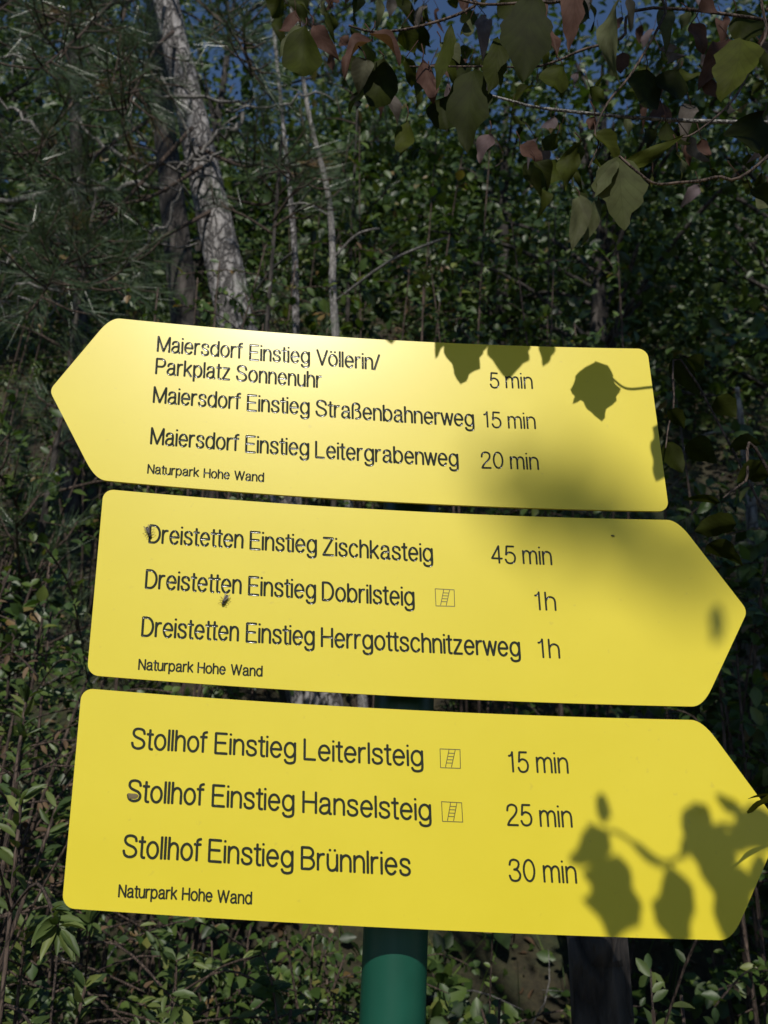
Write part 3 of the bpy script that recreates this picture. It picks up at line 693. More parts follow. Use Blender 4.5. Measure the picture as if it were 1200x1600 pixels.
# ------------------------------------------------------------------ the big pine left of centre
yP = 3.0
top = pix(205, -260, yP - .25); b1 = pix(268, 40, yP); b2 = pix(310, 230, yP + .02); b3 = pix(343, 380, yP + .03); b4 = pix(372, 520, yP + .04)
foot = down_to_ground(b3, b4)
pine = empty('pine_tree', (foot.x, foot.y, gz(foot.x, foot.y)), 'thick pale pine trunk leaning left above the top sign, with dead branches', 'tree')
tt = top + (top - b1).normalized() * 1.0
far_top = tt + Vector((-.5, .2, 3.2))
mbt = trunk_mesh([far_top, tt, top, b1, b2, b3, b4, foot], [.03, .058, .066, .072, .084, .092, .097, .13], 20, .045, 8)
mbt.build('trunk', M['bark'], pine)
DEAD = [ # photo pixels, radius, depth offset
 ([(0, 66), (60, 65), (130, 76), (165, 95)], .010, -.4), ([(-10, 90), (60, 93), (100, 101), (150, 122)], .011, -.5),
 ([(130, 88), (180, 120), (215, 143), (300, 153), (372, 158), (410, 156)], .010, -.35), ([(120, 151), (155, 143), (190, 128)], .007, -.5),
 ([(0, 157), (30, 180), (62, 208), (80, 230)], .009, -.6), ([(113, 168), (130, 200), (165, 230), (210, 249), (275, 256), (310, 238)], .013, -.08),
 ([(310, 240), (335, 215), (362, 206), (375, 192), (380, 174)], .017, -.14), ([(130, 278), (180, 273), (235, 258), (285, 256), (320, 250), (345, 238)], .010, -.18),
 ([(-10, 314), (40, 312), (95, 305), (150, 293), (215, 288), (268, 298)], .019, -.2), ([(-5, 432), (20, 395), (48, 350), (66, 322)], .009, -.7),
 ([(48, 350), (80, 368), (122, 382)], .008, -.65), ([(168, 432), (205, 400), (240, 372), (270, 322), (290, 290)], .011, -.3),
 ([(22, 445), (60, 452), (102, 455)], .008, -.6), ([(78, 387), (100, 365), (120, 335)], .006, -.6), ([(170, 382), (230, 381), (310, 386)], .007, -.12),
 ([(120, 450), (150, 425), (158, 422)], .006, -.5), ([(350, 176), (420, 166), (455, 158), (495, 148)], .008, -.5),
 ([(245, 100), (262, 135), (285, 190), (304, 232)], .010, -.3), ([(200, 180), (210, 165), (200, 215)], .006, -.3), ([(0, 225), (35, 215), (90, 222)], .006, -.6),
 ([(40, 20), (30, 70), (18, 120)], .006, -.5), ([(60, 105), (52, 75), (48, 95)], .005, -.5), ([(120, 325), (117, 285), (150, 240)], .006, -.45), ([(95, 470), (92, 450), (105, 415)], .006, -.55),
 ([(0, 475), (30, 470), (85, 472)], .007, -.6), ([(250, 60), (285, 85), (292, 120)], .008, -.2), ([(60, 330), (110, 320), (170, 335)], .006, -.35)]
for pts, r, dy in DEAD:
    P = bez(pxl(pts, yP + dy), 4); mb = MB(); n = len(P)
    P = [p + Vector((random.gauss(0, .006), random.gauss(0, .02), random.gauss(0, .006))) for p in P]
    big = r > .0095
    mb.tube(P, [r * (.9 - .5 * abs(2 * i / (n - 1) - 1) * .6) for i in range(n)], 6, rough=.15)
    for k in range(random.randint(2, 5)):       # small side twigs
        q = P[random.randint(1, n - 2)]; d = Vector((random.gauss(0, 1), random.gauss(0, 1), random.gauss(0, .8))).normalized() * random.uniform(.06, .22)
        mb.tube([q, q + d * .5 + Vector((0, 0, .012)), q + d], [r * .4, r * .3, r * .12], 4)
    mb.build('dead_branch', M['twig'], pine)
# living boughs around the upper left
tr = [top, b1, pix(285, 120, yP)]
BOUGHS = [([(262, -30), (200, 0), (130, 15), (60, 45)], .1, -.7), ([(270, 50), (240, 80), (215, 130), (190, 190)], -.1, -.9), ([(240, -60), (330, 20), (370, 60), (395, 120)], -.1, -.8), ([(250, -40), (180, 0), (120, 60), (60, 110)], -.2, -1.0),
          ([(310, 230), (380, 260), (430, 250), (470, 290)], -.05, -.5), ([(315, 260), (230, 310), (130, 330), (60, 380)], -.1, -.8),
          ([(200, 0), (190, 40), (185, 90), (170, 150)], -.2, -.7), ([(240, -80), (420, -40), (470, 20), (500, 60)], 0, -.4), ([(230, 190), (160, 235), (110, 280), (30, 260)], 0, -.9), ([(230, -100), (100, -60), (20, 0), (-60, 60)], 0, -.8), ([(330, 300), (410, 320), (450, 290), (490, 250)], .1, -.2), ([(300, 200), (180, 330), (110, 400), (60, 470)], -.1, -1.0), ([(200, 120), (140, 140), (90, 190), (50, 260)], -.4, -.9), ([(330, 330), (240, 380), (180, 430), (130, 450)], -.05, -.9)]
for pts, d0, d1 in BOUGHS:
    path = [pix(u, v, yP + d0 + (d1 - d0) * i / 3) for i, (u, v) in enumerate(pts)]
    live_bough(pine, path, .011, .06, .25, 42, .14, .03)
for z in np.linspace(1.2, 3.3, 6):                 # crown above the frame
    c = top.lerp(far_top, min(1, z / 3.6)); a = random.uniform(0, 6.28)
    for k in range(2):
        a = random.uniform(-.3, 3.4); d = Vector((math.cos(a), math.sin(a), .1)) * (1.5 - z * .25)
        live_bough(pine, [c, c + d * .5 + Vector((0, 0, .1)), c + d], .018, .14, .28, 26, .12)
p = pix(80, 215, yP - .75); acc = acc0(); needle_tufts(acc, p, (-.3, -.4, .9), .10, 44, True, .5); tag(build_needles(acc, pine, 'dead_needles'), 'orange dead needle tuft')

# further trunks
def simple_trunk(name, pixs, y, r0, r1, label, mat, group=None, twigs=6, dy=None, cat='tree', grow=1.2, foot_u=None):
    P = pxl(pixs, y, dy); foot = down_to_ground(P[-2], P[-1]); up = P[0] + (P[0] - P[1]).normalized() * grow
    if foot_u: q = pix(foot_u, 1400, y); foot = Vector((q.x, y, gz(q.x, y) - .2))
    root = empty(name, (foot.x, foot.y, gz(foot.x, foot.y)), label, cat, group)
    pts = [up] + P + [foot]; trunk_mesh(pts, list(np.linspace(r0 * .8, r1 * 1.15, len(pts))), 14, .06, 6).build('trunk', M[mat], root)
    for k in range(twigs):
        i = random.randint(0, len(P) - 2); q = P[i].lerp(P[i + 1], random.random()); d = Vector((random.gauss(0, 1), random.gauss(-.3, .6), random.gauss(.2, .5))).normalized() * random.uniform(.25, .7)
        m2 = MB(); m2.tube(bez([q, q + d * .5 + Vector((0, 0, .05)), q + d], 4), [.008] + [.006] * 7 + [.002], 5); m2.build('branch', M['twig'], root)
    return root, pts
tree2, pts2 = simple_trunk('pine_tree', [(235, -120), (252, 140), (268, 300), (290, 500)], 3.9, .06, .085, 'second darker pine trunk close behind the pale leaning one, on its left', 'bark_dark')
for k in range(9):
    c = pts2[0].lerp(pts2[1], random.random()) + Vector((0, 0, random.uniform(-.3, .8))); a = random.uniform(0, 3.14)
    live_bough(tree2, [c, c + Vector((math.cos(a) * .5, math.sin(a) * .5, .1)), c + Vector((math.cos(a) * 1.2, math.sin(a) * 1.0, random.uniform(-.2, .2)))], .014, .11, .26, 34, .12)
simple_trunk('sapling', [(470, 100), (485, 190), (512, 300), (520, 400), (522, 490), (560, 1000)], 2.7, .010, .019, 'slim bare sapling stem in the gap right of the pale leaning pine', 'twig', twigs=4, dy=[0, 0, .02, .03, .03, .03], foot_u=610)
simple_trunk('sapling', [(448, 250), (456, 330), (461, 400), (462, 480)], 3.3, .013, .018, 'short dark sapling stem between the leaning pine and the slim bare stem', 'bark', twigs=3)
simple_trunk('tree', [(1158, 660), (1165, 720), (1172, 780), (1180, 900), (1176, 1010)], 2.3, .010, .028, 'thin pale tree trunk at the right edge beside the middle sign', 'bark_pale', twigs=5, grow=.15)
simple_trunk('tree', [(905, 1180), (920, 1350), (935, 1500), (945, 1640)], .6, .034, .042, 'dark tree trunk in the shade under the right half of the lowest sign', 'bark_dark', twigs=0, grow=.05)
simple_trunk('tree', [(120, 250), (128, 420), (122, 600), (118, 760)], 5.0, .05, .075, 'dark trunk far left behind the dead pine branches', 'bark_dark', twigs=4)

# ------------------------------------------------------------------ crowns behind: broad-leaved trees up the slope
def crown_tree(name, x, y, h, rad, nleaf, size, label, group, zlow=.35, mat='canopy', forbid=True, trunk_r=.09, parts=True, seedcl=26, gap=0.0):
    z0 = gz(x, y); root = empty(name, (x, y, z0), label, 'tree', group)
    top = Vector((x + random.uniform(-.4, .4), y + random.uniform(-.3, .3), z0 + h))
    trunk_mesh([(x, y, z0 - .3), (x + random.uniform(-.1, .1), y, z0 + h * .3), tuple(Vector((x, y, z0)).lerp(top, .65)), tuple(top)], [trunk_r, trunk_r * .8, trunk_r * .5, .01], 10, .05).build('trunk', M['bark_dark'], root)
    cen = []; lm = MB()
    for k in range(seedcl):
        a = random.uniform(0, 6.28); zf = random.uniform(zlow, 1.0); prof = math.sin(math.pi * min(1, (zf - zlow) / (1 - zlow) * .85 + .12)) ** .6
        rr = rad * prof * math.sqrt(random.uniform(.15, 1)); c = Vector((x + math.cos(a) * rr, y + math.sin(a) * rr, z0 + h * zf)); cen.append(c)
        s = Vector((x, y, z0)).lerp(top, max(.12, zf - .22)); LP = bez([s, s.lerp(c, .5) + Vector((0, 0, .15)), c], 8)[::2]
        if forbid and sun_shadow_on_signs(np.array([tuple(q) for q in bez([s, s.lerp(c, .5) + Vector((0, 0, .15)), c], 12)]), .12).any(): continue
        if forbid and in_gap(LP): continue
        lm.tube(LP, [.03 * trunk_r / .09] + [.02 * trunk_r / .09] * (len(LP) - 2) + [.006], 5)
    lm.build('limbs', M['bark_dark'], root)
    cen = np.array([tuple(c) for c in cen]); idx = rng.integers(0, len(cen), nleaf)
    sg = rad * .27
    P = cen[idx] + rng.normal(size=(nleaf, 3)) * np.array([sg, sg, sg * .55])
    if forbid: P = P[~sun_shadow_on_signs(P)]; P = P[~open_to_sun(P)]
    n = len(P); Y = rng.normal(size=(n, 3)) * np.array([1, 1, .6]) + np.array([0, 0, -.35]); Zh = rng.normal(size=(n, 3)) * .6 + np.array([0, -.9, .8])
    S = rng.uniform(.6, 1.2, n) * size
    leaf_obj('crown', P, Y, Zh, np.stack([S * .62, S, S], 1), np.clip(rng.normal(.45, .22, n), 0, 1), M[mat], root)
    return root
BACK = [(1.25, 8.3, 4.9, 1.3, 'dark leafy tree in front of the blue sky at the top centre'), (-4.6, 7.0, 6.0, 2.0, 'bushy broad-leaved tree on the slope far behind the dead pine branches'), (-2.6, 9.5, 6.5, 2.2, 'broad-leaved tree up the slope behind the leaning pine'),
        (1.9, 6.2, 4.6, 1.7, 'dark broad-leaved tree up the slope behind the top right foreground leaves'), (3.9, 6.6, 5.2, 1.8, 'dark leafy tree up the slope at the right edge'),
        (.2, 10.5, 3.4, 1.7, 'leafy tree high on the slope below the blue sky gap'), (3.0, 10.8, 4.6, 2.0, 'tall leafy tree with sky showing through, high on the right slope'), (5.6, 9.5, 7.0, 2.3, 'leafy tree high on the slope beyond the right edge'), (-6.5, 11.0, 8.0, 2.6, 'large leafy tree high on the slope at the far left')]
for x, y, h, r, lab in BACK:
    crown_tree('broadleaf_tree', x, y, h, r, 4200, .12, lab, 'broad-leaved trees up the slope', zlow=.12)
# trees that stand behind the photographer and shade the slope
SHADE = [(-3.4, -5.2, 15.5, 3.6, .36), (.6, -7.4, 19.5, 4.0, .44), (4.4, -5.6, 16.5, 3.7, .36), (-6.8, -6.4, 18.0, 3.9, .30), (7.6, -6.8, 18.0, 3.9, .32), (1.0, -5.0, 13.0, 2.9, .50), (-2.7, -4.4, 12.2, 2.6, .52)]
for x, y, h, r, zl in SHADE:
    crown_tree('shade_tree', x, y, h, r, NSHADE if x < .8 else int(NSHADE * 2.6), .26, 'tall beech standing behind the viewer and shading the slope', 'tall trees behind the viewer', zlow=zl, trunk_r=.2, seedcl=60)


# ------------------------------------------------------------------ shrubs one can tell apart
def gpt(u, y): 
    p = pix(u, 1000, y); return (p.x, y, gz(p.x, y) - .02)
def bush_at(u, v, y, *a, **k):
    """shrub whose top reaches photo pixel u,v on depth y; rooted on the slope below"""
    p = pix(u, v, y); z = gz(p.x, y); h = max(.3, p.z - z); return (p.x, y, z - .02), h
BUSH = [ # name, u, v(top), y, spread, stems, leaf, aspect, mat, label, whorl, per
 ('privet_bush', 60, 1060, .75, .17, 11, .040, .34, 'privet', 'leafy bush with narrow pale leaves left of the lowest sign', True, 46),
 ('privet_bush', 40, 1370, .92, .17, 9, .042, .36, 'privet', 'narrow-leaved bush at the bottom left corner under the lowest sign', True, 44),
 ('privet_bush', 150, 1440, .95, .20, 9, .036, .38, 'privet', 'low narrow-leaved bush just under the left end of the lowest sign', True, 40),
 ('shrub', 45, 700, 1.5, .30, 11, .045, .6, 'shrub', 'green shrub left of the gap between the top and middle signs', False, 50),
 ('shrub', 120, 780, 1.2, .14, 6, .040, .7, 'shrub', 'round-leaved shrub touching the left end of the middle sign', False, 30),
 ('shrub', -20, 520, 2.0, .40, 12, .05, .6, 'shrub', 'tall green shrub at the left edge beside the top sign', False, 54),
 ('shrub', 400, 370, 2.25, .30, 12, .055, .7, 'shrub', 'pale green shrub in front of the foot of the leaning pine', False, 52),
 ('shrub', 330, 440, 1.9, .22, 9, .045, .7, 'shrub', 'low pale shrub behind the upper left edge of the top sign', False, 44),
 ('shrub', 640, 200, 3.6, .50, 13, .06, .6, 'shrub', 'tall light-dappled shrub in the middle of the clearing above the top sign', False, 60),
 ('shrub', 760, 300, 3.2, .4, 11, .055, .6, 'shrub', 'dark shrub behind the right half of the top sign', False, 54),
 ('shrub', 900, 340, 2.7, .42, 12, .06, .65, 'shrub', 'dark shrub above the right end of the top sign', False, 56),
 ('shrub', 1090, 430, 2.2, .40, 13, .06, .65, 'shrub', 'large shaded shrub right of the top sign', False, 60),
 ('shrub', 1130, 640, 1.7, .30, 11, .055, .7, 'shrub', 'grey-green shrub right of the gap between the top and middle signs', False, 56),
 ('shrub', 1190, 940, 1.5, .25, 9, .045, .6, 'shrub', 'shaded shrub beyond the tip of the middle sign', False, 44),
 ('privet_bush', 1130, 1440, .55, .16, 9, .046, .42, 'privet', 'bush with long glossy leaves under the tip of the lowest sign', False, 36),
 ('privet_bush', 1010, 1490, .75, .14, 7, .040, .45, 'privet', 'small glossy-leaved bush right of the dark trunk at the bottom', False, 30),
 ('shrub', 470, 1480, 1.3, .28, 9, .035, .6, 'shrub', 'dark low shrub left of the green post under the lowest sign', False, 46),
 ('shrub', 300, 1500, 1.5, .3, 9, .035, .6, 'shrub', 'shaded low shrub below the left half of the lowest sign', False, 46),
 ('shrub', 760, 1500, 1.4, .28, 9, .03, .6, 'shrub', 'dark low shrub right of the green post under the lowest sign', False, 46),
 ('shrub', 640, 1500, 1.05, .20, 9, .032, .6, 'shrub', 'dense low shrub right behind the green post', False, 50),
 ('shrub', 860, 1500, 1.15, .22, 9, .036, .6, 'shrub', 'dense low shrub between the green post and the dark trunk', False, 50),
 ('shrub', 380, 1450, 1.0, .24, 10, .036, .6, 'shrub', 'leafy shrub under the middle of the lowest sign, left of the post', False, 56),
 ('privet_bush', 230, 1450, .8, .18, 9, .034, .38, 'privet', 'narrow-leaved bush under the park name on the lowest sign', True, 44),
 ('privet_bush', 20, 1180, 1.0, .2, 10, .040, .4, 'privet', 'narrow-leaved bush at the left edge beside the lowest sign', True, 46),
 ('shrub', 60, 900, 1.3, .25, 10, .042, .65, 'shrub', 'shrub at the left edge beside the middle sign', False, 50),
 ('shrub', 570, 1450, 1.75, .3, 11, .045, .6, 'shrub', 'green shrub on the slope left behind the green post', False, 60),
 ('shrub', 730, 1440, 1.8, .3, 11, .045, .6, 'shrub', 'green shrub on the slope right behind the green post', False, 60),
 ('shrub', 330, 1450, 1.8, .3, 11, .045, .6, 'shrub', 'green shrub on the slope under the word Brünnlries', False, 60),
 ('shrub', 820, 1560, 1.5, .25, 11, .04, .6, 'shrub', 'low green shrub at the bottom edge beside the dark trunk', False, 60),
 ('shrub', 470, 1425, 1.5, .22, 11, .04, .6, 'shrub', 'green shrub under the middle of the lowest sign, well left of the post', False, 60),
 ('shrub', 535, 1440, 1.45, .18, 10, .04, .6, 'shrub', 'small green shrub close left of the green post', False, 60),
 ('dry_shrub', 50, 830, 1.05, .16, 9, .026, .5, 'litter', 'dry reddish-brown shrub at the left edge beside the middle sign', False, 40),
 ('dry_shrub', 620, 330, 3.0, .25, 8, .03, .5, 'litter', 'dry brown shrub in the clearing above the middle of the top sign', False, 26),
 ('shrub', 520, 250, 4.4, .6, 12, .065, .6, 'shrub', 'yellowish green shrub behind the slim sapling', False, 60),
 ('shrub', 250, 330, 4.3, .7, 13, .06, .6, 'shrub', 'green shrub on the slope behind the dead pine branches', False, 60),
 ('shrub', 60, 330, 3.4, .6, 13, .055, .6, 'shrub', 'green shrub at the left edge behind the dead pine branches', False, 60),
]
for (nm, u, v, y, sp, ns, lf, asp, mt, lab, wh, per) in BUSH:
    base, h = bush_at(u, v, y); bush(nm, base, h, sp, ns, lf * (1.0 if mt == 'privet' else random.choice([.6, .8, 1.0, 1.3])), asp * random.uniform(.75, 1.15), mt, lab, 'bushes on the slope', int(per * 1.5), .3, 'bush', wh)
YP = [(440, 215, 2.5, 'young pine with long needles just right of the leaning pine trunk'), (150, 300, 2.3, 'young pine below the dead branches at the upper left'), (560, 130, 3.6, 'small pine right of the bare sapling under the blue sky gap'), (20, 180, 3.0, 'young pine at the upper left edge')]
for u, v, y, lab in YP:
    p = pix(u, v, y); z0 = gz(p.x, y); root = empty('young_pine', (p.x, y, z0), lab, 'tree', 'young pines on the slope'); tr_ = [Vector((p.x, y, z0 - .1)), Vector((p.x + .03, y, (z0 + p.z) / 2)), Vector(p)]
    trunk_mesh(tr_, [.018, .013, .005], 8, .05).build('trunk', M['bark_dark'], root)
    for k in range(13):
        t = random.uniform(.35, 1.0); c = tr_[0].lerp(tr_[2], t); a = random.uniform(0, 6.28); L_ = .2 + .5 * (1 - t); d = Vector((math.cos(a), math.sin(a), .35)) * L_
        live_bough(root, [c, c + d * .5 + Vector((0, 0, .02)), c + d], .007, .09, .13, 34, .10)
# star-shaped spurge with narrow leaves in the clearing
p = pix(662, 425, 3.0); root = empty('spurge', (p.x, 3.0, gz(p.x, 3.0)), 'single star-shaped narrow-leaved plant in the clearing above the top sign', 'plant')
mb = MB(); mb.tube([(p.x, 3.0, gz(p.x, 3.0) - .02), (p.x + .01, 3.0, (p.z + gz(p.x, 3.0)) / 2), tuple(p)], [.006, .005, .004], 5); mb.build('stem', M['twig_brown'], root)
n = 46; a = rng.uniform(0, 6.28, n); Y = np.stack([np.cos(a), np.sin(a), rng.uniform(-.3, .9, n)], 1)
leaf_obj('foliage', np.array(p) + np.stack([0 * a, 0 * a, rng.uniform(-.09, .0, n)], 1), Y, np.tile([0, 0, 1.0], (n, 1)), np.stack([np.full(n, .012), rng.uniform(.05, .085, n), np.full(n, .03)], 1), rng.uniform(.5, .9, n), M['privet'], root)

# ------------------------------------------------------------------ ground cover and litter (nobody could count it)
def scatter(n, xr, yr, clump=1.0):
    x = rng.uniform(*xr, n); y = yr[0] + (yr[1] - yr[0]) * rng.uniform(0, 1, n) ** 1.0
    f = np.sin(x * 2.1 + 1.3 * np.sin(y * 1.7)) + np.cos(y * 2.6 + 1.1 * np.sin(x * 1.9 + .5)) + .6 * np.sin(x * 5.3 + y * 4.1)
    k = f > rng.uniform(-2.2, 2.2, n) * clump; return x[k], y[k], f[k]
x, y, f = scatter(NCOVER, (-7, 7), (.7, 13)); n = len(x)
hgt = rng.uniform(0, 1, n) ** 1.6 * (.10 + .16 * np.clip(f + .6, 0, 2))
P = np.stack([x, y, ground_z(x, y) + hgt], 1); Y = rng.normal(size=(n, 3)) * np.array([1, 1, .5]); Zh = rng.normal(size=(n, 3)) * .5 + np.array([0, -.9, .8])
S = rng.lognormal(-.15, .45, n) * .045
o = leaf_obj('ground_cover', P, Y, Zh, np.stack([S * .6, S, S], 1), np.clip(rng.normal(.45, .25, n), 0, 1), M['shrub']); tag(o, 'low green leafy ground cover over the slope', 'ground cover', kind='stuff')
n = 26000; x = rng.uniform(-6, 6, n); y = rng.uniform(-3, 13, n); P = np.stack([x, y, ground_z(x, y) + .012], 1)
Y = rng.normal(size=(n, 3)) * np.array([1, 1, .25]); Zh = rng.normal(size=(n, 3)) * .35 + np.array([0, 0, 1]); S = rng.uniform(.6, 1.2, n) * .055
o = leaf_obj('leaf_litter', P, Y, Zh, np.stack([S * .6, S, S], 1), rng.beta(2, 2, n), M['litter']); tag(o, 'dry brown fallen leaves on the slope', 'leaf litter', kind='stuff')
n = 9000; x = rng.uniform(-6, 6, n); y = rng.uniform(.6, 11, n); P = np.stack([x, y, ground_z(x, y)], 1)
Y = rng.normal(size=(n, 3)) * np.array([.5, .5, 0]) + np.array([0, -.1, 1]); Zh = rng.normal(size=(n, 3))
o = leaf_obj('grass', P, Y, Zh, np.stack([np.full(n, .006), rng.uniform(.1, .3, n), np.full(n, .05)], 1), rng.uniform(.3, 1, n), M['shrub'], None, NEEDLE_V2, [(0, 1, 2, 3)], None); tag(o, 'thin grass blades on the slope', 'grass', kind='stuff')
mb = MB()
for k in range(260):
    x = random.uniform(-4, 4); y = random.uniform(.8, 7); z = gz(x, y); d = Vector((random.gauss(0, 1), random.gauss(0, .5), random.uniform(-.1, .8))).normalized() * random.uniform(.2, .6); q = Vector((x, y, z + random.uniform(0, .2)))
    mb.tube(bez([q, q + d * .5 + Vector((random.gauss(0, .04), random.gauss(0, .04), .03)), q + d], 3), [.0035, .0033, .003, .0027, .0022, .0016, .001], 4)
o = mb.build('brushwood', M['twig']); tag(o, 'thin dry brushwood over the slope', 'brushwood', kind='stuff')
# far wood: one mass of foliage higher up
n = 110000; x = rng.uniform(-16, 16, n); y = rng.uniform(9, 24, n)
f = np.sin(x * .9 + 1.7) + np.cos(y * .8 + x * .35) + .8 * np.sin(x * 2.3 + y * 1.9); hh = rng.uniform(0, 1, n) * (2.2 + 1.6 * np.clip(f, -1, 2)) * np.where(x < .1, 1.6, .75)
P = np.stack([x, y, ground_z(x, y) + np.maximum(hh, .05)], 1); P = P[(f > -1.0)]
n = len(P); Y = rng.normal(size=(n, 3)); Zh = rng.normal(size=(n, 3)) * .6 + np.array([0, -.9, .8]); S = rng.uniform(.6, 1.2, n) * .20
o = leaf_obj('far_wood', P, Y, Zh, np.stack([S * .7, S, S], 1), np.clip(rng.normal(.4, .22, n), 0, 1), M['canopy']); tag(o, 'distant dark wood on the upper slope', 'wood', kind='stuff')

# ------------------------------------------------------------------ the dogwood in front: twigs and big leaves
BL_R = 14
def big_leaf(mb, base, tip, width, normal, tint, curl=.15, fold=.18, wav=.03, rag=.10):
    """one large leaf as a curved grid between base and tip"""
    b = Vector(base); t = Vector(tip); ax = t - b; L = ax.length; ax.normalize(); nrm = Vector(normal); nrm = (nrm - ax * nrm.dot(ax)); nrm = nrm.normalized() if nrm.length > 1e-4 else ax.orthogonal().normalized(); sd_ = ax.cross(nrm)
    V = []; UV = []; ph = random.uniform(0, 6.28); sk = random.uniform(.68, 1.0); k1, k2 = random.uniform(0, 50), random.uniform(0, 50); twist = random.uniform(-.5, .5); asym = random.uniform(-.06, .06); nc = 6
    for i in range(BL_R + 1):
        s = i / BL_R; w = (math.sin(math.pi * min(1, s ** sk)) ** .85) * (1 - .25 * s) * 1.08 + .012
        for j in range(-nc // 2, nc // 2 + 1):
            q = j / (nc / 2); off = q * w * width * .5 * (1 + rag * abs(q) * 2.2 * mnoise.noise(Vector((s * 5.5, k1 if q > 0 else k2, 0))) * (1.6 if s > .6 else 1))
            lift = fold * abs(off) - curl * L * (s - .35) ** 2 * 2 * (1 if s > .35 else .3) + wav * L * math.sin(s * 9 + ph + q * 2) * abs(q) 
            bend = asym * L * math.sin(math.pi * s)
            tw_ = twist * s; V.append(tuple(b + ax * (s * L) + sd_ * (off * math.cos(tw_) + bend) + nrm * (lift + off * math.sin(tw_)))); UV.append((.5 + q * .5 * w, s))
    m = nc + 1
    F = [[i * m + j, i * m + j + 1, (i + 1) * m + j + 1, (i + 1) * m + j] for i in range(BL_R) for j in range(nc)]
    mb.add(V, F, tint, UV)
OL, PG, PK, RB, DK = .12, .50, .92, .95, .02  # DK has the shade of leaf undersides put into its dark tint
dw_base = (1.25, .35, gz(1.25, .35))
dog = empty('dogwood_shrub', dw_base, 'dogwood with big olive and pinkish leaves hanging into the top right', 'shrub')
stems = MB(); H1 = Vector((1.18, .22, 2.0))
stems.tube(bez([dw_base, (1.28, .32, .9), H1, (1.0, .12, 2.55), (.75, -.05, 2.95)], 6), list(np.linspace(.016, .006, 25)), 8)
stems.tube(bez([dw_base, (1.1, .5, 1.0), (1.02, .5, 1.9), (.85, .42, 2.5), (.6, .35, 2.9)], 6), list(np.linspace(.013, .005, 25)), 8)
stems.tube(bez([dw_base, (1.2, .1, .8), (1.05, -.15, 1.7), (.8, -.42, 2.3), (.55, -.55, 2.6), (.25, -.6, 2.75)], 6), list(np.linspace(.013, .003, 31)), 8)
stems.build('stem', M['twig_brown'], dog)
def twig(pixs, y, r0, r1, mat, dys=None, tail=None):
    P = pxl(pixs, y, dys)
    if tail: P = P + [Vector(tail)]
    P = bez(P, 6); mb = MB(); mb.tube(P, list(np.linspace(r0, r1, len(P))), 7, rough=.05); return mb.build('twig', M[mat], dog)
tw = []
tw.append(twig([(755, 146), (800, 158), (830, 166), (880, 173), (960, 181), (1040, 187), (1120, 190), (1210, 192), (1330, 190)], .12, .0014, .0034, 'twig', None, H1))
tw.append(twig([(640, 104), (760, 104), (830, 105), (870, 95), (910, 78), (970, 60), (1080, 15)], .05, .0010, .0022, 'twig_brown', None, (1.0, .12, 2.55)))
tw.append(twig([(545, 40), (590, 50), (660, 40), (740, 10), (830, -60)], -.02, .0012, .0022, 'twig_brown', None, (.75, -.05, 2.95)))
tw.append(twig([(920, 262), (935, 225), (930, 205), (950, 160), (990, 110), (1040, 20), (1070, -60)], .02, .0008, .0020, 'twig_brown', None, (1.0, .12, 2.55)))
tw.append(twig([(1060, 215), (1090, 205), (1150, 150), (1195, 60), (1260, -20)], .0, .0010, .0020, 'twig_brown', None, (1.0, .12, 2.55)))
# (base px)(tip px) width px, depth, colour, facing (1 = shows the camera its sunny upper side)
LV = [((475, 42), (458, 150), 66, -.02, OL, -1), ((470, 40), (428, 92), 34, .0, PG, 1), ((490, 38), (520, 82), 30, .0, PK, 1), ((582, 60), (524, 104), 38, -.02, PK, 1), ((578, 52), (640, 92), 44, -.03, PK, 1),
 ((572, 92), (556, 146), 40, -.03, PG + .08, 1), ((600, 92), (572, 195), 62, .0, OL - .06, -1), ((660, 96), (682, 165), 34, .02, RB, -1), ((688, 66), (724, 96), 32, .0, PG, 1), ((668, 122), (682, 160), 32, .02, PK, 1),
 ((765, 208), (742, 255), 38, .0, RB - .1, 1), ((846, 0), (842, 54), 28, .02, PK, 1), ((852, 42), (875, 92), 18, .02, PK + .03, 1), ((965, -2), (938, 110), 40, .0, PG + .02, 1), ((983, -4), (992, 50), 17, .0, PG + .1, 1),
 ((880, 104), (848, 156), 52, .02, OL - .02, -1), ((1080, 36), (1110, 84), 50, .0, PK + .04, 1), ((1138, 60), (1096, 132), 46, .01, PK, 1), ((1102, 122), (1128, 160), 34, .02, RB, -1),
 ((1040, 18), (1042, 72), 28, .03, PG, 1), ((1078, 18), (1060, 50), 20, .03, PG, 1), ((1095, 0), (1122, 26), 26, .0, PK - .02, -1), ((1190, 180), (1172, 268), 84, .0, DK, -1), ((928, 208), (978, 256), 42, .02, OL + .08, 1), ((972, 264), (1062, 214), 26, .02, OL + .03, -1),
 ((928, 252), (972, 312), 50, .03, OL + .06, 1), ((908, 222), (872, 314), 34, .02, OL, -1), ((812, 226), (854, 250), 44, .04, PK, 1), ((905, 306), (896, 396), 40, .03, PG + .06, 1), ((935, 312), (926, 380), 30, .05, PG, 1), ((1058, 238), (1078, 280), 34, .04, PG, 1), ((930, 182), (918, 206), 22, .02, RB, -1), ((835, 252), (866, 292), 34, .04, DK, 1),
 ((700, 150), (694, 215), 60, .04, DK, -1), ((1010, 110), (1000, 190), 70, .08, DK, -1), ((1060, 110), (1050, 170), 55, .08, DK, -1), ((690, 96), (720, 130), 32, .06, OL, 1), ((635, 190), (622, 250), 36, .05, OL + .02, -1), ((725, -10), (728, 20), 26, .03, .92, 1), ((1150, 20), (1190, 70), 60, .07, DK + .04, -1), ((900, -10), (905, 50), 60, .06, DK + .02, -1), ((800, -10), (806, 60), 50, .07, OL - .04, -1), ((1040, 190), (1075, 240), 40, .06, OL, -1), ((870, 210), (845, 240), 30, .05, DK + .06, -1)]
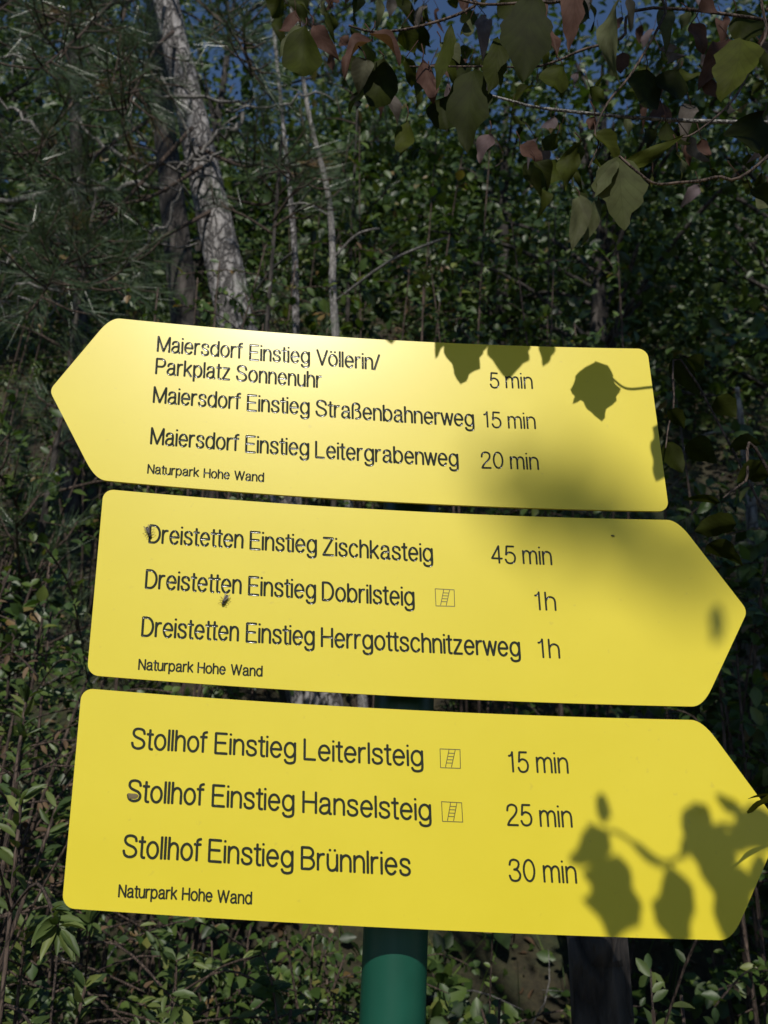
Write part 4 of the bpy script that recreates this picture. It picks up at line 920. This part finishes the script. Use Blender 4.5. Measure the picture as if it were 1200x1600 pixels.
BR = [[(560, 46), (585, 55), (650, 42), (700, 30)], [(765, 104), (830, 105), (880, 92), (700, 104)], [(850, 0), (960, 0), (1040, 20), (990, 110)], [(1090, 205), (1150, 150), (1195, 60)], [(935, 225), (950, 160), (920, 262)]]
groups = [MB() for _ in tw]
for (b, t, w, y, c, fc) in LV:
    t = (b[0] + (t[0] - b[0]) * .88, b[1] + (t[1] - b[1]) * .88); w *= .84
    B = pix(*b, y); y2 = y + random.uniform(-.015, .015); T = pix(*t, y2); sc_ = (B - CAMP).length / 1384.58
    gi = min(range(len(BR)), key=lambda i: min((b[0] - q[0]) ** 2 + (b[1] - q[1]) ** 2 for q in BR[i])) if False else min(range(1, len(BR)), key=lambda i: min((b[0] - q[0]) ** 2 + (b[1] - q[1]) ** 2 for q in BR[i]))
    nrm = Vector((random.gauss(0, .35), -1.0 * fc, random.gauss(.35, .25) * fc))
    if fc < 0: nrm = Vector((random.gauss(0, .3), 1.0, .45))
    big_leaf(groups[gi], B, T, w * sc_, nrm, min(1, max(0, c + random.uniform(-.03, .03))), random.uniform(.05, .45), random.choice([.12, .2, .35, .7]), random.uniform(.03, .08), .06)
    q = min(BR[gi], key=lambda q: (b[0] - q[0]) ** 2 + (b[1] - q[1]) ** 2)
    Q = B + Vector((random.uniform(-.01, .01), random.uniform(-.005, .005), random.uniform(.012, .024))); groups[gi].tube([B, B.lerp(Q, .5) + Vector((.002, 0, 0)), Q], [.0007, .0007, .0008], 5, tint=.9)
for k in range(170):                                   # the smaller leaves further back on the same twigs
    u = random.uniform(420, 1230); v = random.uniform(-40, 300) if u > 780 else random.uniform(-40, 150) if u > 520 else random.uniform(-40, 60); y = random.uniform(.05, .75); s = random.uniform(26, 56) * (.8 / (.8 + y)) * 1.1; a = random.gauss(1.57, .6)
    B = pix(u, v, y); T = pix(u + s * math.cos(a), v + s * math.sin(a), y + random.uniform(-.03, .03)); c = random.choice([DK, .06, OL, OL, OL, PG, PK, PK, .70, .62])
    gi = min(range(1, len(BR)), key=lambda i: min((u - q[0]) ** 2 + (v - q[1]) ** 2 for q in BR[i]))
    big_leaf(groups[gi], B, T, s * random.uniform(.3, .75) * (B - CAMP).length / 1384.58, (random.gauss(0, .6), random.choice([-1, -1, 1]), random.gauss(.3, .4)), c, random.uniform(.05, .7), random.choice([.15, .3, .6]), .06, .06)
    groups[gi].tube([B, B + Vector((random.uniform(-.02, .02), 0, .03))], [.0006, .0006], 4, tint=.9)
for g, t in zip(groups, tw):
    if g.v: g.build('foliage', M['dogwood'], t)
# leaves whose shadows the photograph shows on the sheets: hung along the sun's direction
def unpix_sign(u, v):
    d = CAMR @ Vector(((u - 600) / 1384.58, -(v - 800) / 1384.58, -1.0)); t = (0 - CAMP.y) / d.y
    p = CAMP + d * t; t2 = (BEND * (p.x + .02) ** 2 - CAMP.y) / d.y; return CAMP + d * t2
SH = [ # base px, tip px, width px, distance towards the sun, colour
 ((730, 500), (720, 606), 68, .235, DK), ((700, 480), (680, 562), 26, .26, OL), ((762, 480), (750, 560), 36, .25, DK + .05), ((806, 490), (792, 600), 76, .29, DK), ((852, 490), (846, 578), 34, .30, PK), ((612, 470), (614, 540), 54, .36, OL),
 ((930, 566), (940, 662), 74, .20, PG - .06), ((926, 572), (894, 632), 24, .20, PG),
 ((1052, 652), (1024, 754), 58, .335, OL + .06), ((1126, 946), (1110, 1008), 30, 1.7, OL),
 ((966, 1335), (954, 1476), 84, .92, OL), ((952, 1302), (888, 1346), 44, .92, OL), ((938, 1238), (943, 1292), 22, .92, OL), ((1048, 1350), (1064, 1505), 62, .92, OL), ((1104, 1256), (1062, 1345), 50, .92, PK), ((1118, 1240), (1172, 1282), 20, .92, OL), ((1126, 1290), (1112, 1398), 64, .92, OL), ((1215, 1280), (1132, 1326), 52, .92, OL), ((1155, 1350), (1140, 1490), 58, .92, OL), ((1190, 1330), (1178, 1400), 30, .92, OL), ((985, 1312), (1045, 1360), 14, .92, OL)]
near = MB(); nb = []; random.seed(21)
for (b, t, w, dist, tn) in SH:
    B = unpix_sign(*b) + SUN * dist; T = unpix_sign(*t) + SUN * (dist + random.uniform(-.01, .01)); sc_ = .80 / 1384.58
    big_leaf(near, B, T, w * sc_, SUN + Vector((random.gauss(0, .12), random.gauss(0, .12), random.gauss(0, .12))), tn, random.uniform(.0, .1), random.uniform(.02, .12), .015, .22)
    nb.append((B, dist))
def shadow_twig(pxs, dist, r0, r1, end):
    P = [unpix_sign(*p) + SUN * dist for p in pxs] + [Vector(e) for e in end]; P = bez(P, 6); mb = MB(); mb.tube(P, list(np.linspace(r0, r1, len(P))), 6); return mb.build('twig', M['twig_brown'], dog)
t1 = shadow_twig([(610, 468), (690, 478), (740, 490), (806, 486), (860, 478), (1010, 400)], .28, .0009, .002, [(.92, -.1, 2.6), (.75, -.05, 2.95)])
t2 = shadow_twig([(930, 566), (955, 590), (978, 607), (1010, 606), (1060, 598), (1140, 560)], .20, .0011, .0016, [(.55, -.1, 2.5), (.75, -.05, 2.95)])
t3 = shadow_twig([(940, 1300), (965, 1300), (1010, 1330), (1050, 1345), (1120, 1290), (1180, 1290), (1300, 1240)], .92, .0013, .003, [(.42, -.76, 2.4), (.55, -.55, 2.6)])
near.build('foliage', M['dogwood'], t1)
# low twig right of the signs, its shade put into the dark leaf tint
dg2 = empty('dogwood_sapling', (.92, .42, gz(.92, .42)), 'dark leafy twig in the shade right of the two upper signs', 'shrub')
mb = MB(); j = pix(1200, 735, .22)
mb.tube(bez([(.92, .42, gz(.92, .42)), (.66, .36, .8), (.64, .3, 1.5), j, pix(1165, 752, .2), pix(1130, 778, .19)], 6), list(np.linspace(.0045, .0008, 31)), 6)
mb.tube(bez([(.64, .3, 1.5), pix(1090, 600, .3), pix(1052, 640, .26), pix(1040, 700, .24)], 5), list(np.linspace(.002, .0008, 16)), 6)
mb.build('stem', M['twig_brown'], dg2); mb = MB()
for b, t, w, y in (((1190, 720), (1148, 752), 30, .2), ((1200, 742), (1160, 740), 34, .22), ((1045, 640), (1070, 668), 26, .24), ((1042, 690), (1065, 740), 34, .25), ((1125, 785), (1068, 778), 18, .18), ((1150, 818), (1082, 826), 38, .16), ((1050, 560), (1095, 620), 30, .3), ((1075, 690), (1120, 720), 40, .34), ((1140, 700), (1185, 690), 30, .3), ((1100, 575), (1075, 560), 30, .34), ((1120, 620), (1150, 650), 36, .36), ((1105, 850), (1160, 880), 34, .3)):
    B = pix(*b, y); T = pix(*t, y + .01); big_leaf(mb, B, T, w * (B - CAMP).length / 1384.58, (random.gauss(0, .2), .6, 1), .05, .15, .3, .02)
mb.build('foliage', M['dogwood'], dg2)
# one leaf in front of the lowest sign's tip
B = pix(1240, 1240, -.06); T = pix(1163, 1263, -.07); lf = empty('dogwood_shoot', (.60, -.02, 0), 'small shoot whose leaf overlaps the tip of the lowest sign', 'plant')
mb = MB(); mb.tube(bez([(.60, -.02, -.05), (.58, -.03, .8), (.52, -.05, 1.45), B], 6), list(np.linspace(.005, .001, 19)), 6); mb.build('stem', M['twig_brown'], lf)
mb = MB(); big_leaf(mb, B, T, .017, (.1, .5, 1), .3, .1, .3, .02); big_leaf(mb, B, pix(1168, 1243, -.05), .006, (.1, .5, 1), .3, .1, .3, .02); mb.build('foliage', M['dogwood'], lf)
# branch of a tree behind the viewer: the blurred shade across the right of the upper sheets
br = bpy.data.objects['shade_tree.002']; mb = MB(); acc = []
P = []; Yv = []; Sv = []
for (u, v, w) in SOFT:
    c = unpix_sign(u, v) + SUN * 9.0; P.append(tuple(c + Vector((0, 0, w * .5)))); Yv.append((random.gauss(0, .2), random.gauss(0, .2), -1)); Sv.append(w)
Sv = np.array(Sv)
br_path = [Vector((br.location.x, br.location.y, br.location.z + 9.5)), unpix_sign(1900, 640) + SUN * 9.0, unpix_sign(1330, 800) + SUN * 9.0, unpix_sign(1015, 880) + SUN * 9.0, unpix_sign(800, 770) + SUN * 9.0]
mb.tube(bez(br_path, 5), list(np.linspace(.03, .002, 21)), 6); mb.build('branch', M['twig_brown'], br)
leaf_obj('branch_foliage', np.array(P), np.array(Yv), np.tile(np.array(SUN), (len(P), 1)), np.stack([Sv * .7, Sv, Sv], 1), np.full(len(P), .4), M['canopy'], br)
print('things', len([o for o in COL.objects if o.parent is None]))
